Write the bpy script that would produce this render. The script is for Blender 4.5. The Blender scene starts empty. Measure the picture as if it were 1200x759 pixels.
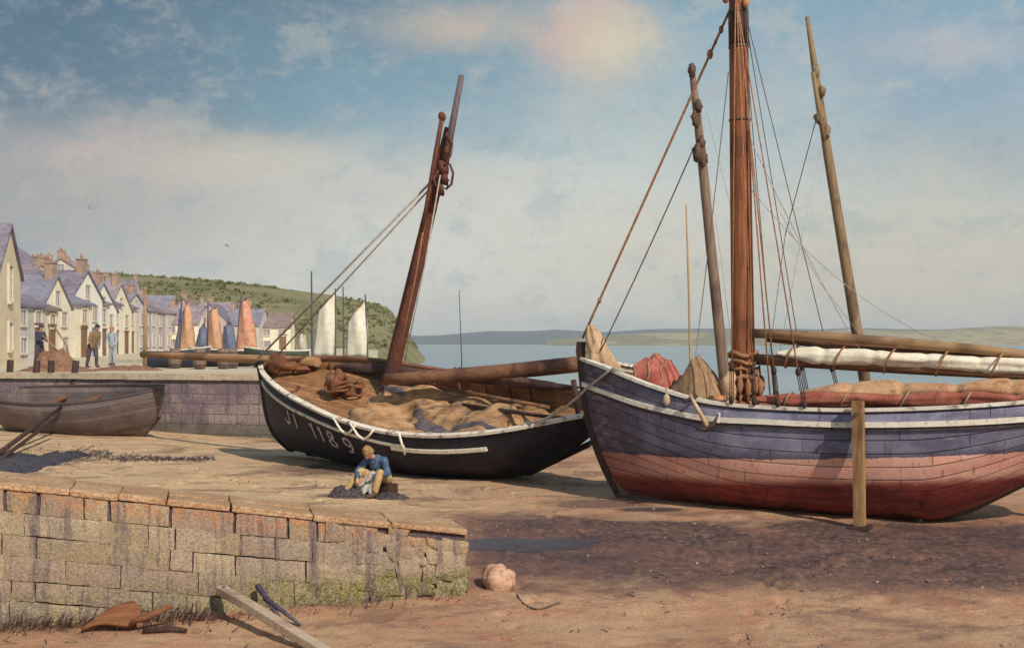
import bpy, bmesh, math, random
from mathutils import Vector, Matrix, noise, Euler
import numpy as np

PI = math.pi
R = math.radians
random.seed(7)
scene = bpy.context.scene
COL = scene.collection

# ------------------------------------------------------------------ measuring
F, H, HY = 1400.0, 2.95, 402.0          # focal length (px of a 1200 px wide frame), eye height, horizon row
QZ = 1.95                               # height of the quay
SEA = -1.3


def at(px, py, d):
    """world point that lies d metres ahead of the viewer on the sight line through (px, py)"""
    return Vector(((px - 600) / F * d, d, H + (HY - py) / F * d))


def sm(a, b, x):
    t = max(0.0, min(1.0, (x - a) / (b - a)))
    return t * t * (3 - 2 * t)


def lerp(a, b, t):
    return a + (b - a) * t


def curve(pts, x):
    """smooth interpolation through (x, y) pairs"""
    if x <= pts[0][0]:
        return pts[0][1]
    for i in range(len(pts) - 1):
        x0, y0 = pts[i]
        x1, y1 = pts[i + 1]
        if x <= x1:
            t = (x - x0) / (x1 - x0)
            m = lambda k: (pts[min(k + 1, len(pts) - 1)][1] - pts[max(k - 1, 0)][1]) / (pts[min(k + 1, len(pts) - 1)][0] - pts[max(k - 1, 0)][0])
            m0, m1 = m(i) * (x1 - x0), m(i + 1) * (x1 - x0)
            return (2 * t**3 - 3 * t**2 + 1) * y0 + (t**3 - 2 * t**2 + t) * m0 + (-2 * t**3 + 3 * t**2) * y1 + (t**3 - t**2) * m1
    return pts[-1][1]


def nz(x, y=0.0, z=0.0):
    return noise.noise(Vector((x, y, z)))


def ground_z(x, y):
    z = -0.5 + 0.5 * sm(14.2, 20.0, y)
    shore = 34 + 15 * sm(-3.0, -9.0, x)
    z -= 2.2 * sm(shore, shore + 15, y)
    z += 0.22 * sm(-8, -15, x) * sm(17, 24, y)
    z += 0.05 * nz(x * 0.22, y * 0.22, 3) + 0.02 * nz(x * 0.9, y * 1.6, 7)
    return z


# ------------------------------------------------------------------ mesh builder
class MB:
    def __init__(self):
        self.v, self.f, self.uv, self.mi, self.sm = [], [], [], [], []

    def face(self, idx, uv=None, mi=0, smooth=True):
        self.f.append(tuple(idx)); self.uv.append(uv); self.mi.append(mi); self.sm.append(smooth)

    def grid(self, pts, uv=None, mi=0, smooth=True, closed_v=False, flip=False):
        n, m, b = len(pts), len(pts[0]), len(self.v)
        for r in pts:
            self.v.extend(Vector(p) for p in r)
        for i in range(n - 1):
            for j in range(m if closed_v else m - 1):
                j2 = (j + 1) % m
                q = [b + i * m + j, b + (i + 1) * m + j, b + (i + 1) * m + j2, b + i * m + j2]
                u = None
                if uv:
                    u = [uv[i][j], uv[i + 1][j], uv[i + 1][j2], uv[i][j2]]
                if flip:
                    q.reverse()
                    if u: u.reverse()
                self.face(q, u, mi, smooth)

    def tube(self, pts, rad, seg=8, mi=0, cap=True, smooth=True, squash=None):
        pts = [Vector(p) for p in pts]
        if not hasattr(rad, '__len__'):
            rad = [rad] * len(pts)
        b = len(self.v)
        t0 = (pts[1] - pts[0]).normalized()
        up = Vector((0, 0, 1)) if abs(t0.z) < 0.9 else Vector((0, 1, 0))
        for i, p in enumerate(pts):
            a = pts[max(i - 1, 0)]; c = pts[min(i + 1, len(pts) - 1)]
            t = (c - a).normalized()
            s = t.cross(up)
            if s.length < 1e-4:
                s = t.cross(Vector((1, 0, 0)))
            s.normalize()
            n = s.cross(t).normalized()
            for k in range(seg):
                w = 2 * PI * k / seg + PI / seg
                self.v.append(p + s * (math.cos(w) * rad[i]) + n * (math.sin(w) * rad[i] * (squash or 1)))
        L = len(pts)
        for i in range(L - 1):
            for k in range(seg):
                k2 = (k + 1) % seg
                self.face([b + i * seg + k, b + i * seg + k2, b + (i + 1) * seg + k2, b + (i + 1) * seg + k], None, mi, smooth)
        if cap:
            self.face([b + k for k in reversed(range(seg))], None, mi, False)
            self.face([b + (L - 1) * seg + k for k in range(seg)], None, mi, False)

    def sweep(self, pts, prof, mi=0, smooth=False, ups=None):
        """prof: list of (side, up) offsets; side is horizontal and to the right of travel"""
        pts = [Vector(p) for p in pts]
        b, m = len(self.v), len(prof)
        for i, p in enumerate(pts):
            t = (pts[min(i + 1, len(pts) - 1)] - pts[max(i - 1, 0)]).normalized()
            u = Vector((0, 0, 1)) if ups is None else Vector(ups[i])
            s = t.cross(u).normalized()
            for (a, c) in prof:
                self.v.append(p + s * a + u * c)
        for i in range(len(pts) - 1):
            for k in range(m):
                k2 = (k + 1) % m
                self.face([b + i * m + k, b + (i + 1) * m + k, b + (i + 1) * m + k2, b + i * m + k2], None, mi, smooth)
        self.face([b + k for k in range(m)], None, mi, False)
        self.face([b + (len(pts) - 1) * m + k for k in reversed(range(m))], None, mi, False)

    def box(self, c, s, rot=None, mi=0, jit=0.0):
        c = Vector(c); b = len(self.v)
        for z in (-1, 1):
            for y in (-1, 1):
                for x in (-1, 1):
                    p = Vector((x * s[0] / 2, y * s[1] / 2, z * s[2] / 2))
                    if jit:
                        p += Vector((random.uniform(-jit, jit), random.uniform(-jit, jit), random.uniform(-jit, jit)))
                    if rot is not None:
                        p = rot @ p
                    self.v.append(c + p)
        for q in ((0, 2, 3, 1), (4, 5, 7, 6), (0, 1, 5, 4), (2, 6, 7, 3), (0, 4, 6, 2), (1, 3, 7, 5)):
            self.face([b + k for k in q], None, mi, False)

    def ball(self, c, r, seg=12, rings=8, rot=None, mi=0, rough=0.0, seed=0.0):
        c = Vector(c)
        if not hasattr(r, '__len__'):
            r = (r, r, r)
        rows = []
        for i in range(rings + 1):
            a = PI * i / rings
            row = []
            for k in range(seg):
                w = 2 * PI * k / seg
                d = Vector((math.sin(a) * math.cos(w), math.sin(a) * math.sin(w), math.cos(a)))
                q = 1 + rough * nz(d.x * 1.7 + seed, d.y * 1.7, d.z * 1.7 + seed * 0.3)
                p = Vector((d.x * r[0] * q, d.y * r[1] * q, d.z * r[2] * q))
                if rot is not None:
                    p = rot @ p
                row.append(c + p)
            rows.append(row)
        self.grid(rows, mi=mi, closed_v=True)

    def cone(self, p0, p1, r0, r1, seg=10, mi=0):
        p0, p1 = Vector(p0), Vector(p1)
        d = (p1 - p0)
        L = max(d.length, 1e-5)
        d = d / L
        st = [(-r0, .05 * r0), (-.7 * r0, .71 * r0), (0, r0), (L * .5, (r0 + r1) / 2), (L, r1), (L + .7 * r1, .71 * r1), (L + r1, .05 * r1)]
        self.tube([p0 + d * a for a, _ in st], [q for _, q in st], seg, mi)

    def prism(self, poly, z0, z1, mi=0):
        b = len(self.v); n = len(poly)
        for z in (z0, z1):
            for p in poly:
                self.v.append(Vector((p[0], p[1], z)))
        self.face([b + n + k for k in range(n)], None, mi, False)
        self.face([b + k for k in reversed(range(n))], None, mi, False)
        for k in range(n):
            k2 = (k + 1) % n
            self.face([b + k, b + k2, b + n + k2, b + n + k], None, mi, False)

    def xform(self, M):
        self.v = [M @ p for p in self.v]

    def build(self, name, mats, parent=None, loc=None, weld=False, bevel=0.0):
        me = bpy.data.meshes.new(name)
        me.from_pydata([tuple(p) for p in self.v], [], self.f)
        if not isinstance(mats, (list, tuple)):
            mats = [mats]
        for m in mats:
            me.materials.append(m)
        for p, mi, s in zip(me.polygons, self.mi, self.sm):
            p.material_index = mi
            p.use_smooth = s
        if any(u for u in self.uv):
            lay = me.uv_layers.new(name='UVMap')
            for p, u in zip(me.polygons, self.uv):
                if u:
                    for li, q in zip(p.loop_indices, u):
                        lay.data[li].uv = q
        bm = bmesh.new(); bm.from_mesh(me)
        if weld:
            bmesh.ops.remove_doubles(bm, verts=bm.verts, dist=0.0005)
        bmesh.ops.recalc_face_normals(bm, faces=bm.faces)
        if bevel:
            bmesh.ops.bevel(bm, geom=list(bm.edges), offset=bevel, segments=2, profile=0.6, affect='EDGES')
        bm.to_mesh(me); bm.free()
        o = bpy.data.objects.new(name, me)
        COL.objects.link(o)
        if parent is not None:
            o.parent = parent
        if loc is not None:
            o.location = loc
        return o


def empty(name, loc=(0, 0, 0), rot=(0, 0, 0)):
    o = bpy.data.objects.new(name, None)
    o.empty_display_size = 0.2
    COL.objects.link(o)
    o.location = loc
    o.rotation_euler = rot
    return o


def tag(o, label=None, cat=None, group=None, kind=None):
    if label: o['label'] = label
    if cat: o['category'] = cat
    if group: o['group'] = group
    if kind: o['kind'] = kind
    return o


def kids(o):
    return [c for c in bpy.data.objects if c.parent is o]


def copy_tree(o, parent=None):
    c = o.copy(); COL.objects.link(c)
    if parent is not None:
        c.parent = parent
    for ch in kids(o):
        copy_tree(ch, c)
    return c


# ------------------------------------------------------------------ materials
class NT:
    def __init__(self, name):
        self.m = bpy.data.materials.new(name)
        self.m.use_nodes = True
        self.t = self.m.node_tree
        self.t.nodes.clear()
        self.out = self.n('ShaderNodeOutputMaterial')

    def n(self, typ, **kw):
        nd = self.t.nodes.new(typ)
        for k, v in kw.items():
            if k.startswith('i_'):
                nd.inputs[k[2:].replace('_', ' ')].default_value = v
            else:
                setattr(nd, k, v)
        return nd

    def link(self, a, b):
        self.t.links.new(a, b)

    def set(self, sock, v):
        if hasattr(v, 'is_linked') or hasattr(v, 'links'):
            self.link(v, sock)
        else:
            sock.default_value = v

    def math(self, op, a, b=0.5, c=None, clamp=False):
        nd = self.n('ShaderNodeMath', operation=op, use_clamp=clamp)
        self.set(nd.inputs[0], a); self.set(nd.inputs[1], b)
        if c is not None: self.set(nd.inputs[2], c)
        return nd.outputs[0]

    def ramp(self, fac, lo, hi, o0=0.0, o1=1.0):
        nd = self.n('ShaderNodeMapRange', interpolation_type='SMOOTHSTEP')
        self.set(nd.inputs['Value'], fac)
        nd.inputs['From Min'].default_value = lo; nd.inputs['From Max'].default_value = hi
        nd.inputs['To Min'].default_value = o0; nd.inputs['To Max'].default_value = o1
        return nd.outputs[0]

    def mix(self, fac, a, b, blend='MIX'):
        nd = self.n('ShaderNodeMix', data_type='RGBA', blend_type=blend)
        self.set(nd.inputs[0], fac)
        for s, v in ((nd.inputs[6], a), (nd.inputs[7], b)):
            if isinstance(v, (tuple, list)):
                v = tuple(v) + (1.0,) * (4 - len(v))
            self.set(s, v)
        return nd.outputs[2]

    def coords(self, kind='Object', scale=(1, 1, 1), rot=(0, 0, 0)):
        tc = self.n('ShaderNodeTexCoord')
        mp = self.n('ShaderNodeMapping')
        mp.inputs['Scale'].default_value = scale
        mp.inputs['Rotation'].default_value = rot
        self.link(tc.outputs[kind], mp.inputs['Vector'])
        return mp.outputs[0]

    def noise(self, vec, scale, detail=4, rough=0.55, dist=0.0, out='Fac'):
        nd = self.n('ShaderNodeTexNoise')
        nd.inputs['Scale'].default_value = scale
        nd.inputs['Detail'].default_value = detail
        nd.inputs['Roughness'].default_value = rough
        nd.inputs['Distortion'].default_value = dist
        self.link(vec, nd.inputs['Vector'])
        return nd.outputs[0 if out == 'Fac' else 1]

    def bump(self, h, strength=0.4, dist=0.02, normal=None):
        nd = self.n('ShaderNodeBump')
        nd.inputs['Strength'].default_value = strength
        nd.inputs['Distance'].default_value = dist
        self.link(h, nd.inputs['Height'])
        if normal is not None:
            self.link(normal, nd.inputs['Normal'])
        return nd.outputs[0]

    def finish(self, color, rough=0.8, normal=None, spec=0.3, trans=None):
        bs = self.n('ShaderNodeBsdfPrincipled')
        if isinstance(color, (tuple, list)):
            color = tuple(color) + (1.0,) * (4 - len(color))
        self.set(bs.inputs['Base Color'], color)
        self.set(bs.inputs['Roughness'], rough)
        bs.inputs['Specular IOR Level'].default_value = spec
        if normal is not None:
            self.link(normal, bs.inputs['Normal'])
        self.link(bs.outputs[0], self.out.inputs['Surface'])
        self.bsdf = bs
        return self.m


def mottled(name, a, b, c=None, scale=2.0, stretch=(1, 1, 1), rough=0.8, bump=0.3, bdist=0.01, fine=30.0, spec=0.25, grit=0.25):
    """cloth, stone, paint: three tones broken up by two sizes of noise, with a fine grain"""
    t = NT(name)
    v = t.coords(scale=stretch)
    n1 = t.noise(v, scale, 5, 0.6, 0.4)
    n2 = t.noise(v, scale * 3.7, 4, 0.6)
    n3 = t.noise(v, fine, 3, 0.6)
    col = t.mix(t.ramp(n1, .38, .62), a, b)
    if c is not None:
        col = t.mix(t.ramp(n2, .52, .68, 0, .85), col, c)
    col = t.mix(grit, col, t.mix(t.ramp(n3, .3, .7), (.25, .22, .22), (1, .97, .92)), 'OVERLAY')
    h = t.math('ADD', t.math('MULTIPLY', n2, .6), t.math('MULTIPLY', n3, .5))
    return t.finish(col, rough, t.bump(h, bump, bdist), spec)


def wood(name, a, b, c=None, axis='Z', scale=1.0, rough=0.7, bump=0.5, spec=0.25):
    """weathered timber: long grain along one axis, knots and worn streaks"""
    st = {'X': (.35, 5, 5), 'Y': (5, .35, 5), 'Z': (5, 5, .35)}[axis]
    t = NT(name)
    v = t.coords(scale=tuple(s * scale for s in st))
    g = t.noise(v, 3.2, 6, 0.65, 0.5)
    g2 = t.noise(v, 11, 4, 0.6)
    w = t.noise(t.coords(), 1.1 * scale, 3)
    col = t.mix(t.ramp(g, .35, .65), a, b)
    if c is not None:
        col = t.mix(t.ramp(w, .5, .66, 0, .8), col, c)
    col = t.mix(t.ramp(g2, .55, .75, 0, .55), col, tuple(x * .35 for x in a))
    return t.finish(col, rough, t.bump(t.math('ADD', g, g2), bump, .012), spec)


def plank_uv(t, width, length=2.2):
    """plank seams from the hull's own UVs (metres along, metres up). gives seam mask and a random tone per plank"""
    tc = t.n('ShaderNodeTexCoord')
    sp = t.n('ShaderNodeSeparateXYZ'); t.link(tc.outputs['UV'], sp.inputs[0])
    vv = t.math('DIVIDE', sp.outputs[1], width)
    row = t.math('FLOOR', vv)
    fr = t.math('FRACT', vv)
    edge = t.math('MINIMUM', fr, t.math('SUBTRACT', 1.0, fr))
    seam = t.ramp(edge, 0.0, .07, 1, 0)
    wn0 = t.n('ShaderNodeTexWhiteNoise', noise_dimensions='1D'); t.link(row, wn0.inputs['W'])
    uu = t.math('ADD', t.math('DIVIDE', sp.outputs[0], length), wn0.outputs['Value'])
    fu = t.math('FRACT', uu)
    eu = t.math('MINIMUM', fu, t.math('SUBTRACT', 1.0, fu))
    butt = t.ramp(eu, 0.0, .004, 1, 0)
    seam = t.math('MAXIMUM', seam, butt)
    cb = t.n('ShaderNodeCombineXYZ'); t.link(row, cb.inputs[0]); t.link(t.math('FLOOR', uu), cb.inputs[1])
    wn = t.n('ShaderNodeTexWhiteNoise', noise_dimensions='3D'); t.link(cb.outputs[0], wn.inputs['Vector'])
    return seam, wn.outputs['Value'], tc.outputs['UV']


def mat_big_hull():
    t = NT('blue_and_red_hull_paint')
    seam, rnd, uv = plank_uv(t, .19, 2.6)
    obj = t.coords()
    sp = t.n('ShaderNodeSeparateXYZ'); t.link(obj, sp.inputs[0])
    n1 = t.noise(obj, 1.1, 5, .62, .6)
    n2 = t.noise(t.coords(scale=(1, 1, 3.2)), 3.2, 5, .62, .3)
    n3 = t.noise(obj, 22, 4, .62)
    # blue topsides, worn
    blue = t.mix(t.ramp(n1, .36, .64), (.135, .128, .205), (.255, .252, .350))
    blue = t.mix(t.ramp(n2, .50, .72, 0, .8), blue, (.30, .29, .36))
    bowm = t.ramp(sp.outputs[0], 2.4, .2)
    blue = t.mix(t.math('MULTIPLY', bowm, t.ramp(n2, .3, .62, .35, .95)), blue, (.060, .036, .060))
    blue = t.mix(t.ramp(n3, .66, .72, 0, .8), blue, (.025, .02, .045))
    # red bottom paint, with sunlight on faded paint coloured in along the waterline
    red = t.mix(t.ramp(n1, .35, .66), (.19, .028, .024), (.30, .052, .040))
    red = t.mix(t.ramp(n2, .52, .72, 0, .7), red, (.105, .020, .026))
    wl = t.math('ADD', t.math('MULTIPLY', t.math('MULTIPLY', sp.outputs[0], sp.outputs[0]), .0042), t.math('MULTIPLY_ADD', sp.outputs[0], .018, .86))
    dz = t.math('SUBTRACT', sp.outputs[2], wl)
    dz = t.math('ADD', dz, t.math('MULTIPLY', t.math('SUBTRACT', n2, .5), .10))
    dz = t.math('ADD', dz, t.math('MULTIPLY', t.math('SUBTRACT', n3, .5), .03))
    lit_fade = t.math('MULTIPLY', t.ramp(dz, -.50, -.30), t.ramp(sp.outputs[0], 0.3, 2.4, .25, 1.0))
    red = t.mix(t.math('MULTIPLY', lit_fade, t.ramp(n2, .28, .50, .80, 1)), red, t.mix(t.ramp(n1, .4, .6), (.86, .42, .32), (.90, .52, .41)))
    col = t.mix(t.ramp(dz, -.012, .012), red, blue)
    col = t.mix(t.math('MULTIPLY', t.ramp(dz, 0.0, .13, 1, 0), t.math('MULTIPLY', t.ramp(dz, -.005, .01), .55)), col, (.05, .03, .06))
    tone = t.math('MULTIPLY_ADD', rnd, .30, .85)
    col = t.mix(1.0, col, t.n_rgb(tone), 'MULTIPLY')
    streak = t.noise(t.coords(scale=(7, 7, .55)), 1.6, 4, .65)
    col = t.mix(t.ramp(streak, .56, .72, 0, .6), col, (.085, .045, .042))
    chip = t.noise(t.coords(scale=(1, 1, 2.6)), 13, 5, .7, .4)
    col = t.mix(t.math('MULTIPLY', t.ramp(chip, .60, .66), t.ramp(n1, .42, .60)), col, (.30, .25, .24))
    weed = t.math('MULTIPLY', t.ramp(sp.outputs[2], .42, .08), t.ramp(n2, .42, .60))
    col = t.mix(t.math('MULTIPLY', weed, .7), col, (.055, .042, .030))
    bl = t.noise(t.coords(scale=(5, 5, 5)), 9, 2, .5)
    col = t.mix(t.ramp(bl, .71, .74, 0, .8), col, (.035, .022, .028))
    col = t.mix(t.math('MULTIPLY', seam, .55), col, (.02, .012, .02))
    h = t.math('ADD', t.math('MULTIPLY', seam, -1.0), t.math('MULTIPLY', n3, .35))
    return t.finish(col, t.ramp(n2, .3, .7, .48, .72), t.bump(h, .9, .02), .3)


def _n_rgb(self, val):
    cb = self.n('ShaderNodeCombineColor')
    for i in range(3):
        self.link(val, cb.inputs[i])
    return cb.outputs[0]


NT.n_rgb = _n_rgb


def mat_hull(name, a, b, c, plank=.16, rough=.6):
    t = NT(name)
    seam, rnd, uv = plank_uv(t, plank, 2.2)
    obj = t.coords()
    n1 = t.noise(obj, 1.4, 5, .6, .5)
    n2 = t.noise(t.coords(scale=(1, 1, 3)), 4, 5, .62)
    n3 = t.noise(obj, 26, 4, .6)
    col = t.mix(t.ramp(n1, .35, .65), a, b)
    col = t.mix(t.ramp(n2, .53, .72, 0, .8), col, c)
    col = t.mix(1.0, col, t.n_rgb(t.math('MULTIPLY_ADD', rnd, .5, .75)), 'MULTIPLY')
    col = t.mix(t.ramp(n3, .64, .72, 0, .35), col, tuple(min(1, x * 4 + .03) for x in b))
    col = t.mix(t.math('MULTIPLY', seam, .6), col, tuple(x * .25 for x in a))
    h = t.math('ADD', t.math('MULTIPLY', seam, -1.0), t.math('MULTIPLY', n3, .35))
    return t.finish(col, rough, t.bump(h, .6, .012), .3)


def mat_planks(name, a, b, width=.14, length=1.9):
    """deck planking from UVs"""
    t = NT(name)
    seam, rnd, uv = plank_uv(t, width, length)
    g = t.noise(t.coords(scale=(.6, 7, 7)), 3.0, 6, .65, .4)
    w = t.noise(t.coords(), 1.6, 4)
    col = t.mix(t.ramp(g, .34, .66), a, b)
    col = t.mix(t.ramp(w, .5, .68, 0, .6), col, tuple(x * .45 for x in a))
    col = t.mix(1.0, col, t.n_rgb(t.math('MULTIPLY_ADD', rnd, .45, .75)), 'MULTIPLY')
    col = t.mix(t.math('MULTIPLY', seam, .8), col, (.02, .012, .01))
    h = t.math('ADD', t.math('MULTIPLY', seam, -1.0), t.math('MULTIPLY', g, .4))
    return t.finish(col, .75, t.bump(h, .6, .01), .2)


def mat_sand():
    t = NT('beach_sand')
    v = t.coords()
    big = t.noise(t.coords(scale=(.7, 1.0, 1)), .30, 5, .62, .7)
    mid = t.noise(t.coords(scale=(.75, 1.2, 1)), 1.1, 5, .62, .5)
    fin = t.noise(v, 9, 5, .65)
    gr = t.noise(v, 60, 3, .6)
    sp = t.n('ShaderNodeSeparateXYZ'); t.link(v, sp.inputs[0])
    x, y = sp.outputs[0], sp.outputs[1]
    col = t.mix(t.ramp(big, .36, .62), (.365, .195, .115), (.45, .29, .175))
    col = t.mix(t.ramp(mid, .48, .70, 0, .7), col, (.385, .17, .108))
    col = t.mix(t.ramp(fin, .52, .74, 0, .45), col, (.26, .15, .11))
    gold = t.math('MULTIPLY', t.math('MULTIPLY', t.ramp(x, 1.5, -4.0), t.ramp(y, 18.5, 22.0)), t.ramp(mid, .32, .56, .35, 1.0))
    col = t.mix(gold, col, t.mix(t.ramp(fin, .4, .6), (.50, .345, .20), (.58, .41, .25)))
    dk = t.noise(t.coords(scale=(.75, 1.0, 1), rot=(0, 0, R(7))), .75, 6, .66, .6)
    col = t.mix(t.ramp(dk, .51, .64, 0, .75), col, (.185, .105, .08))
    dk2 = t.noise(t.coords(scale=(.8, 1.0, 1), rot=(0, 0, R(-5))), 2.6, 6, .68, .5)
    col = t.mix(t.ramp(dk2, .54, .68, 0, .55), col, (.23, .12, .085))
    col = t.mix(t.ramp(dk, .46, .34, 0, .5), col, (.48, .29, .175))
    # wet ground left by the tide: a winding channel between the slip and the keel of the big boat
    wob = t.math('MULTIPLY_ADD', t.math('SUBTRACT', mid, .5), 2.6, t.math('MULTIPLY', t.math('SUBTRACT', big, .5), 2.2))
    cy = t.math('MULTIPLY_ADD', t.math('SUBTRACT', x, 1.0), -.10, 18.3)
    dy = t.math('ABSOLUTE', t.math('ADD', t.math('SUBTRACT', y, cy), wob))
    chan = t.math('MULTIPLY', t.ramp(dy, 2.5, 1.3), t.ramp(t.math('ADD', x, t.math('MULTIPLY', wob, .6)), -1.9, -.2))
    def blob(bx, by, rx, ry, soft=.5):
        dx = t.math('DIVIDE', t.math('SUBTRACT', x, bx), rx)
        dyy = t.math('DIVIDE', t.math('SUBTRACT', y, by), ry)
        r = t.math('SQRT', t.math('ADD', t.math('MULTIPLY', dx, dx), t.math('MULTIPLY', dyy, dyy)))
        r = t.math('ADD', r, t.math('MULTIPLY', t.math('SUBTRACT', mid, .5), 1.5))
        return t.ramp(r, 1.0 + soft * .4, 1.0 - soft)
    wet = chan  # wet channel; the black boat's painted shade is merged into this mask below
    for b in ((-4.0, 28.0, 2.2, 1.4), (-3.0, 23.2, 1.0, .5), (1.7, 22.0, 1.2, .8)):  # black boat's shade painted into the sand, plus patches by figure and bow
        wet = t.math('MAXIMUM', wet, t.math('MULTIPLY', blob(*b), .75))
    wet_shade = t.math('MULTIPLY', wet, t.ramp(fin, .30, .60, .70, 1.0))
    col = t.mix(wet_shade, col, t.mix(t.ramp(mid, .42, .60), (.066, .042, .046), (.118, .066, .058)))
    pool = blob(.15, 18.25, 1.15, .42, .35)
    pool = t.math('MAXIMUM', pool, blob(2.3, 21.2, .75, .30, .4))
    col = t.mix(t.math('MULTIPLY', pool, .85), col, (.055, .052, .062))
    rough = t.mix(wet_shade, (.9, .9, .9), (.62, .62, .62))
    rough = t.mix(pool, rough, (.34, .34, .34))
    col = t.mix(.35, col, t.mix(t.ramp(gr, .3, .7), (.2, .18, .18), (1, .98, .95)), 'OVERLAY')
    h = t.math('ADD', t.math('MULTIPLY', fin, .9), t.math('ADD', t.math('MULTIPLY', gr, .18), t.math('MULTIPLY', mid, 1.2)))
    h = t.math('MULTIPLY', h, t.math('SUBTRACT', 1.0, t.math('MULTIPLY', pool, .9)))
    return t.finish(col, rough, t.bump(h, .7, .045), .25)


def mat_wallstone():
    t = NT('slip_wall_stone')
    v = t.coords()
    geo = t.n('ShaderNodeNewGeometry')
    rnd = geo.outputs['Random Per Island']
    n1 = t.noise(v, 1.3, 5, .6, .5); n2 = t.noise(v, 6, 5, .65, .4); n3 = t.noise(v, 34, 4, .65)
    sp = t.n('ShaderNodeSeparateXYZ'); t.link(v, sp.inputs[0])
    col = t.mix(t.ramp(rnd, 0, 1), (.28, .215, .14), (.37, .295, .20))
    col = t.mix(t.ramp(n1, .42, .62, 0, .7), col, (.25, .20, .17))
    col = t.mix(t.ramp(n2, .5, .72, 0, .6), col, (.40, .315, .20))
    # rusty lichen under the coping, moss near the foot at the seaward end
    top = t.math('SUBTRACT', t.math('MULTIPLY_ADD', sp.outputs[0], .141, .44), sp.outputs[2])
    rnd2 = t.math('FRACT', t.math('MULTIPLY', rnd, 7.31))
    col = t.mix(t.ramp(rnd2, .6, 1.0, 0, .55), col, (.28, .20, .165))
    rust = t.math('MULTIPLY', t.ramp(top, .42, .05), t.ramp(n2, .40, .60))
    col = t.mix(t.math('MULTIPLY', rust, .7), col, (.42, .17, .06))
    low = t.math('ADD', t.ramp(sp.outputs[2], .12, -.35), t.math('MULTIPLY', t.math('SUBTRACT', n1, .5), 1.5))
    moss = t.math('MULTIPLY', t.ramp(low, .20, .75), t.ramp(sp.outputs[0], 4.6, 1.4, .30, 1.0))
    col = t.mix(t.math('MULTIPLY', moss, t.ramp(n2, .36, .58, .25, .95)), col, t.mix(t.ramp(n3, .4, .6), (.115, .110, .038), (.22, .20, .07)))
    streak = t.noise(t.coords(scale=(6, 6, .7)), 1.5, 4, .65)
    col = t.mix(t.ramp(streak, .52, .66, 0, .7), col, (.135, .098, .105))
    drip = t.noise(t.coords(scale=(3.2, 1, .35)), 1.3, 5, .6, .3)
    col = t.mix(t.math('MULTIPLY', t.ramp(drip, .55, .66, 0, .65), t.ramp(n2, .3, .6)), col, (.10, .075, .095))
    col = t.mix(.4, col, t.mix(t.ramp(n3, .3, .7), (.2, .18, .18), (1, .98, .95)), 'OVERLAY')
    h = t.math('ADD', t.math('MULTIPLY', n2, .9), t.math('MULTIPLY', n3, .5))
    return t.finish(col, .88, t.bump(h, .8, .03), .2)


def mat_quaywall():
    t = NT('quay_wall_stone')  # dark violet stone tones stand in for shade on the wall face
    v = t.coords(rot=(PI / 2, 0, 0))
    br = t.n('ShaderNodeTexBrick')
    br.inputs['Scale'].default_value = 1.0
    br.inputs['Brick Width'].default_value = .75
    br.inputs['Row Height'].default_value = .32
    br.inputs['Mortar Size'].default_value = .018
    br.inputs['Mortar Smooth'].default_value = .5
    br.inputs['Color1'].default_value = (.235, .19, .185, 1)
    br.inputs['Color2'].default_value = (.30, .245, .225, 1)
    br.inputs['Mortar'].default_value = (.17, .135, .145, 1)
    n0 = t.noise(t.coords(), 2.2, 4, .6, 0, 'Color')
    add = t.n('ShaderNodeVectorMath', operation='MULTIPLY_ADD')
    t.link(n0, add.inputs[0]); add.inputs[1].default_value = (.12, .12, .0); t.link(v, add.inputs[2])
    t.link(add.outputs[0], br.inputs['Vector'])
    n1 = t.noise(t.coords(), .8, 5, .6, .5); n3 = t.noise(t.coords(), 14, 4, .65)
    streak = t.noise(t.coords(scale=(5, 5, .5)), 1.0, 4, .65)
    col = t.mix(t.ramp(n1, .40, .62, 0, .75), br.outputs[0], (.15, .11, .15))
    col = t.mix(t.ramp(streak, .52, .68, 0, .7), col, (.11, .08, .09))
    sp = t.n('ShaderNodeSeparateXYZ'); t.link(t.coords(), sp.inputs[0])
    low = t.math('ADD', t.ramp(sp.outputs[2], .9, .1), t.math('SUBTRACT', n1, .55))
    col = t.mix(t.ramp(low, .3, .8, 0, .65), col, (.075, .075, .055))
    col = t.mix(.3, col, t.mix(t.ramp(n3, .3, .7), (.2, .18, .18), (1, .98, .95)), 'OVERLAY')
    h = t.math('ADD', t.math('MULTIPLY', br.outputs['Fac'], -1.0), t.math('MULTIPLY', n3, .6))
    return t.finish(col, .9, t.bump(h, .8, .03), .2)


def mat_sea():
    t = NT('sea_water')
    v = t.coords(scale=(.5, 1.3, 1))
    w1 = t.noise(v, .35, 5, .6, .4); w2 = t.noise(v, 1.6, 4, .6)
    far = t.noise(t.coords(scale=(.25, 1, 1)), .012, 4, .6)
    col = t.mix(t.ramp(far, .4, .62), (.19, .25, .28), (.27, .34, .36))
    h = t.math('ADD', w1, t.math('MULTIPLY', w2, .4))
    return t.finish(col, .28, t.bump(h, .35, .15), .5)


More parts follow.
